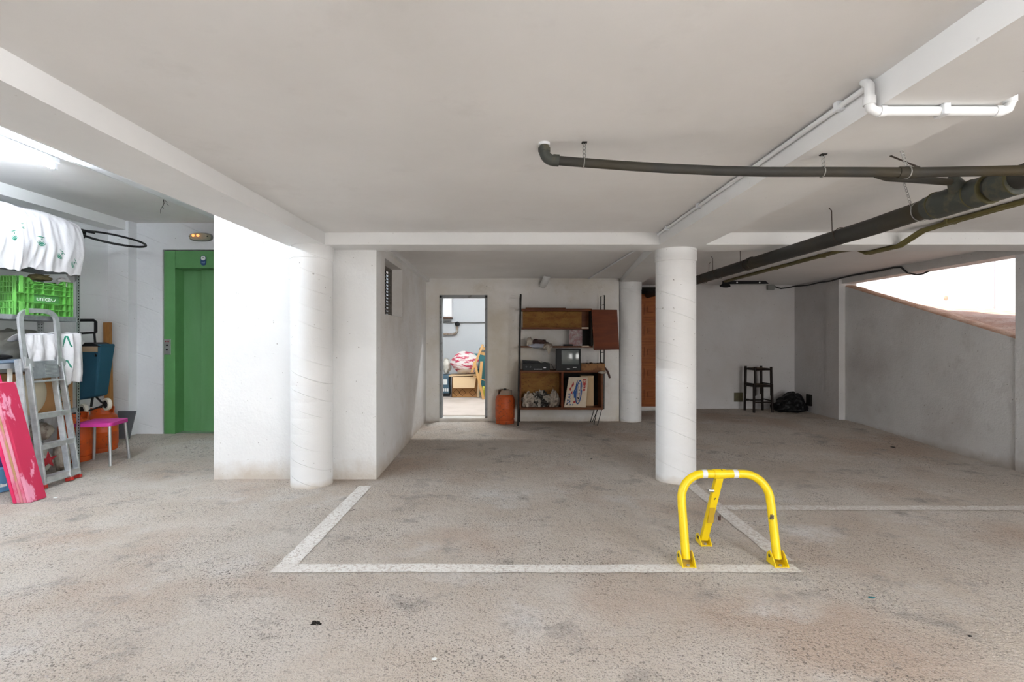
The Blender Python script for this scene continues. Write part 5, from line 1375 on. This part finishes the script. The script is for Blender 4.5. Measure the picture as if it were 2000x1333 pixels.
# stacked stools, black bag
def rush_stool(x, y, z, ang, s, label, hgt=.46):
    t = thing('rush_stool', (x, y, z), label, 'stool')
    M_ = Matrix.Translation(V((x, y, z))) @ Matrix.Rotation(math.radians(ang), 4, 'Z')
    for i in (-1, 1):
        for j in (-1, 1):
            B().tube([M_ @ V((i*s, j*s, 0)), M_ @ V((i*s*.97, j*s*.97, hgt+.012))], .021, 8).build('leg', m_stoolw, t, smooth=True)
    for k in range(4):
        R = Matrix.Rotation(k*PI/2, 4, 'Z')
        for zz in (.17+.02*(k % 2), .20+.02*(k % 2))[:1]:
            B().tube([M_ @ R @ V((-s, s, zz)), M_ @ R @ V((s, s, zz))], .011, 6).build('stretcher', m_stoolw, t, smooth=True)
        B().tube([M_ @ R @ V((-s, s*.97, hgt-.03)), M_ @ R @ V((s, s*.97, hgt-.03))], .015, 6).build('seat_rail', m_stoolw, t, smooth=True)
    def st_(u, v):
        a = (u-.5)*2; c = (v-.5)*2
        return M_ @ V((a*s*.95, c*s*.95, hgt-.012-.016*(1-abs(a))*(1-abs(c))))
    b = B(); b.grid(st_, 12, 12); b.grid(lambda u, v: st_(u, v)+V((0, 0, -.035)), 12, 12, flip=True); b.build('seat', m_rush, t, smooth=True)
    return t
sxx, syy = at(1481, 800, 8.48).x, 8.48
zfl = zf(sxx, syy)
rush_stool(sxx, syy, zfl, 2, .152, 'dark wooden rush stool standing on the floor by the rear bay wall')
rush_stool(sxx+.003, syy+.01, zfl+.272, 6, .142, 'second dark rush stool stacked on top of the other stool')
b = B().blob((0, 0, 0), (.29, .19, .26), .22, 2.0, 5, seed=21, crease=.05)
cb_ = at(1543, 800, 8.42)
zb0 = zf(cb_.x, 8.42)
for i, p in enumerate(b.v):
    k = .5+.5*max(-1, min(1, p.x/.29))
    zz = p.z*(.55+.62*k-.35*ss(.75, 1, k)) if p.z > 0 else p.z*.3
    b.v[i] = V((cb_.x+p.x*(1.0 if p.z < .1 else .94), 8.42+p.y, max(zb0+.003, zb0+.07+zz*1.0)))
single(b, 'rubbish_bag', m_blkbag, 'full black rubbish bag slumped in the corner beside the stools', 'bag', smooth=True)

# ------------------------------------------------------------------ yellow parking barrier
pbx = thing('parking_barrier', (1.27, 3.0, 0), 'yellow folding parking barrier hoop with a rear prop', 'barrier')
HL, HR = 1.012, 1.538; HY0, HY1 = 2.945, 3.065; HZt = .490
def hp_(x, z): return V((x, HY0+(HY1-HY0)*z/HZt, z))
rc = .145; path = [hp_(HL, .03), hp_(HL, .15), hp_(HL, HZt-rc-.03)]
for i in range(1, 10): a = PI-PI/2*i/9; path.append(hp_(HL+rc+rc*math.cos(a), HZt-rc+rc*math.sin(a)))
path.append(hp_((HL+HR)/2, HZt))
for i in range(0, 9): a = PI/2-PI/2*i/9; path.append(hp_(HR-rc+rc*math.cos(a), HZt-rc+rc*math.sin(a)))
path += [hp_(HR, HZt-rc-.03), hp_(HR, .15), hp_(HR, .03)]
B().tube(path, .0245, 20).build('hoop', m_yellow, pbx, smooth=True)
mid = hp_(1.250, HZt)
for x in (1.160, 1.345):
    B().tube([hp_(x, HZt)-V((.014, 0, 0)), hp_(x, HZt)+V((.014, 0, 0))], .0255, 20).build('reflective_band', m_reflect, pbx, smooth=True)
B().tube([mid-V((.034, 0, 0)), mid+V((.034, 0, 0))], .0285, 20).build('sleeve', m_yellow, pbx, smooth=True)
foot = V((1.225, 3.245, .03)); ltop = mid+V((0, .004, -.02))
B().bar(foot, ltop, .044, .034, up=(0, 1, 0)).build('prop_leg', m_yellow, pbx, bevel=.003)
dl = (ltop-foot)
B().box(lerp(foot, ltop, .44)+V((-.017, -.023, -.06)), lerp(foot, ltop, .44)+V((.017, -.018, .05)), rot(lerp(foot, ltop, .44), 'X', 16)).build('worn_patch', mat('dirty_yellow', (.50, .32, .02), .6), pbx)
q = lerp(foot, ltop, .80)
lk = B().tube([q+V((-.018, -.012, 0)), q+V((-.052, -.016, .004))], .010, 12).build('lock_cylinder', m_chrome, pbx, smooth=True)
B().tube([lerp(foot, ltop, .52)+V((.02, -.01, .0)), lerp(foot, ltop, .47)+V((.04, -.015, -.01)), lerp(foot, ltop, .40)+V((.052, -.02, -.012))], .0022, 6).build('cable_loop', m_chrome, pbx, smooth=True)
B().box(lerp(foot, ltop, .38)+V((.046, -.028, -.016)), lerp(foot, ltop, .38)+V((.060, -.016, .012))).build('tag', m_ragd, pbx)
def foot_bracket(x, y, s=1.0):
    z0 = zf(x, y)+.0005
    br = B().box((x-.036*s, y-.045, z0), (x+.036*s, y+.055, z0+.005)).build('foot_plate', m_yellow, pbx)
    for sg in (-1, 1):
        b = B(); xx_ = x+sg*.034*s
        b.prism([(xx_, y-.05, z0), (xx_, y+.055, z0), (xx_, y+.05, z0+.05*s), (xx_, y+.02, z0+.075*s), (xx_, y-.01, z0+.06*s), (xx_, y-.05, z0+.012)], (sg*.005, 0, 0)); b.build('cheek', m_yellow, br)
        B().lathe([(.010, 0), (.010, .006)], (xx_+sg*.002, y+.018, z0+.045*s), 12, m=Matrix.Rotation(sg*PI/2, 4, 'Y')).build('bolt', m_glue, br)
    B().lathe([(.010, 0), (.010, .008)], (x, y-.028, z0+.005), 8).build('anchor_bolt', m_chrome, br)
foot_bracket(HL, HY0); foot_bracket(HR, HY0); foot_bracket(foot.x, foot.y, .82)

# ------------------------------------------------------------------ small litter
def litter(px, py, r, m, label, seed, h=.35):
    Y = CAMZ/((py-CY)/F); x = (px-CX)*Y/F
    single(B().blob((x, Y, zf(x, Y)+r*h*.5), (r, r*.6, r*h), .5, 3, 3, seed=seed), 'litter', m, label, 'litter', smooth=True)
Yc = CAMZ/.556; xc = (620-CX)*Yc/F
b = B()
for k in range(14):
    x_, y_ = xc+random.uniform(-.026, .026), Yc+random.uniform(-.016, .016); r_ = random.uniform(.003, .009)
    b.blob((x_, y_, zf(x_, y_)+r_*.4), (r_, r_, r_*.7), .4, 3, 2, seed=k)
single(b, 'litter', m_dark, 'dark crumbly clump of dirt on the floor in front of the parking line', 'litter', smooth=True)
litter(1702, 1168, .016, m_teal, 'teal dried leaf on the open floor beyond the barrier foot', 2, .2)
litter(1744, 879, .03, m_dark, 'small dark scrap lying in the rear bay', 3, .2)
litter(1155, 898, .014, m_dark, 'small dark pebble on the floor between the old shelving and the slender column', 4)
litter(108, 973, .014, m_whiteink, 'tiny white chip beside the pink planks', 5, .3)
litter(848, 1288, .010, m_whiteink, 'tiny white chip on the bare floor', 6, .4)
litter(1894, 1245, .008, m_dark, 'tiny dark pebble on the open floor beyond the teal leaf', 7, .5)
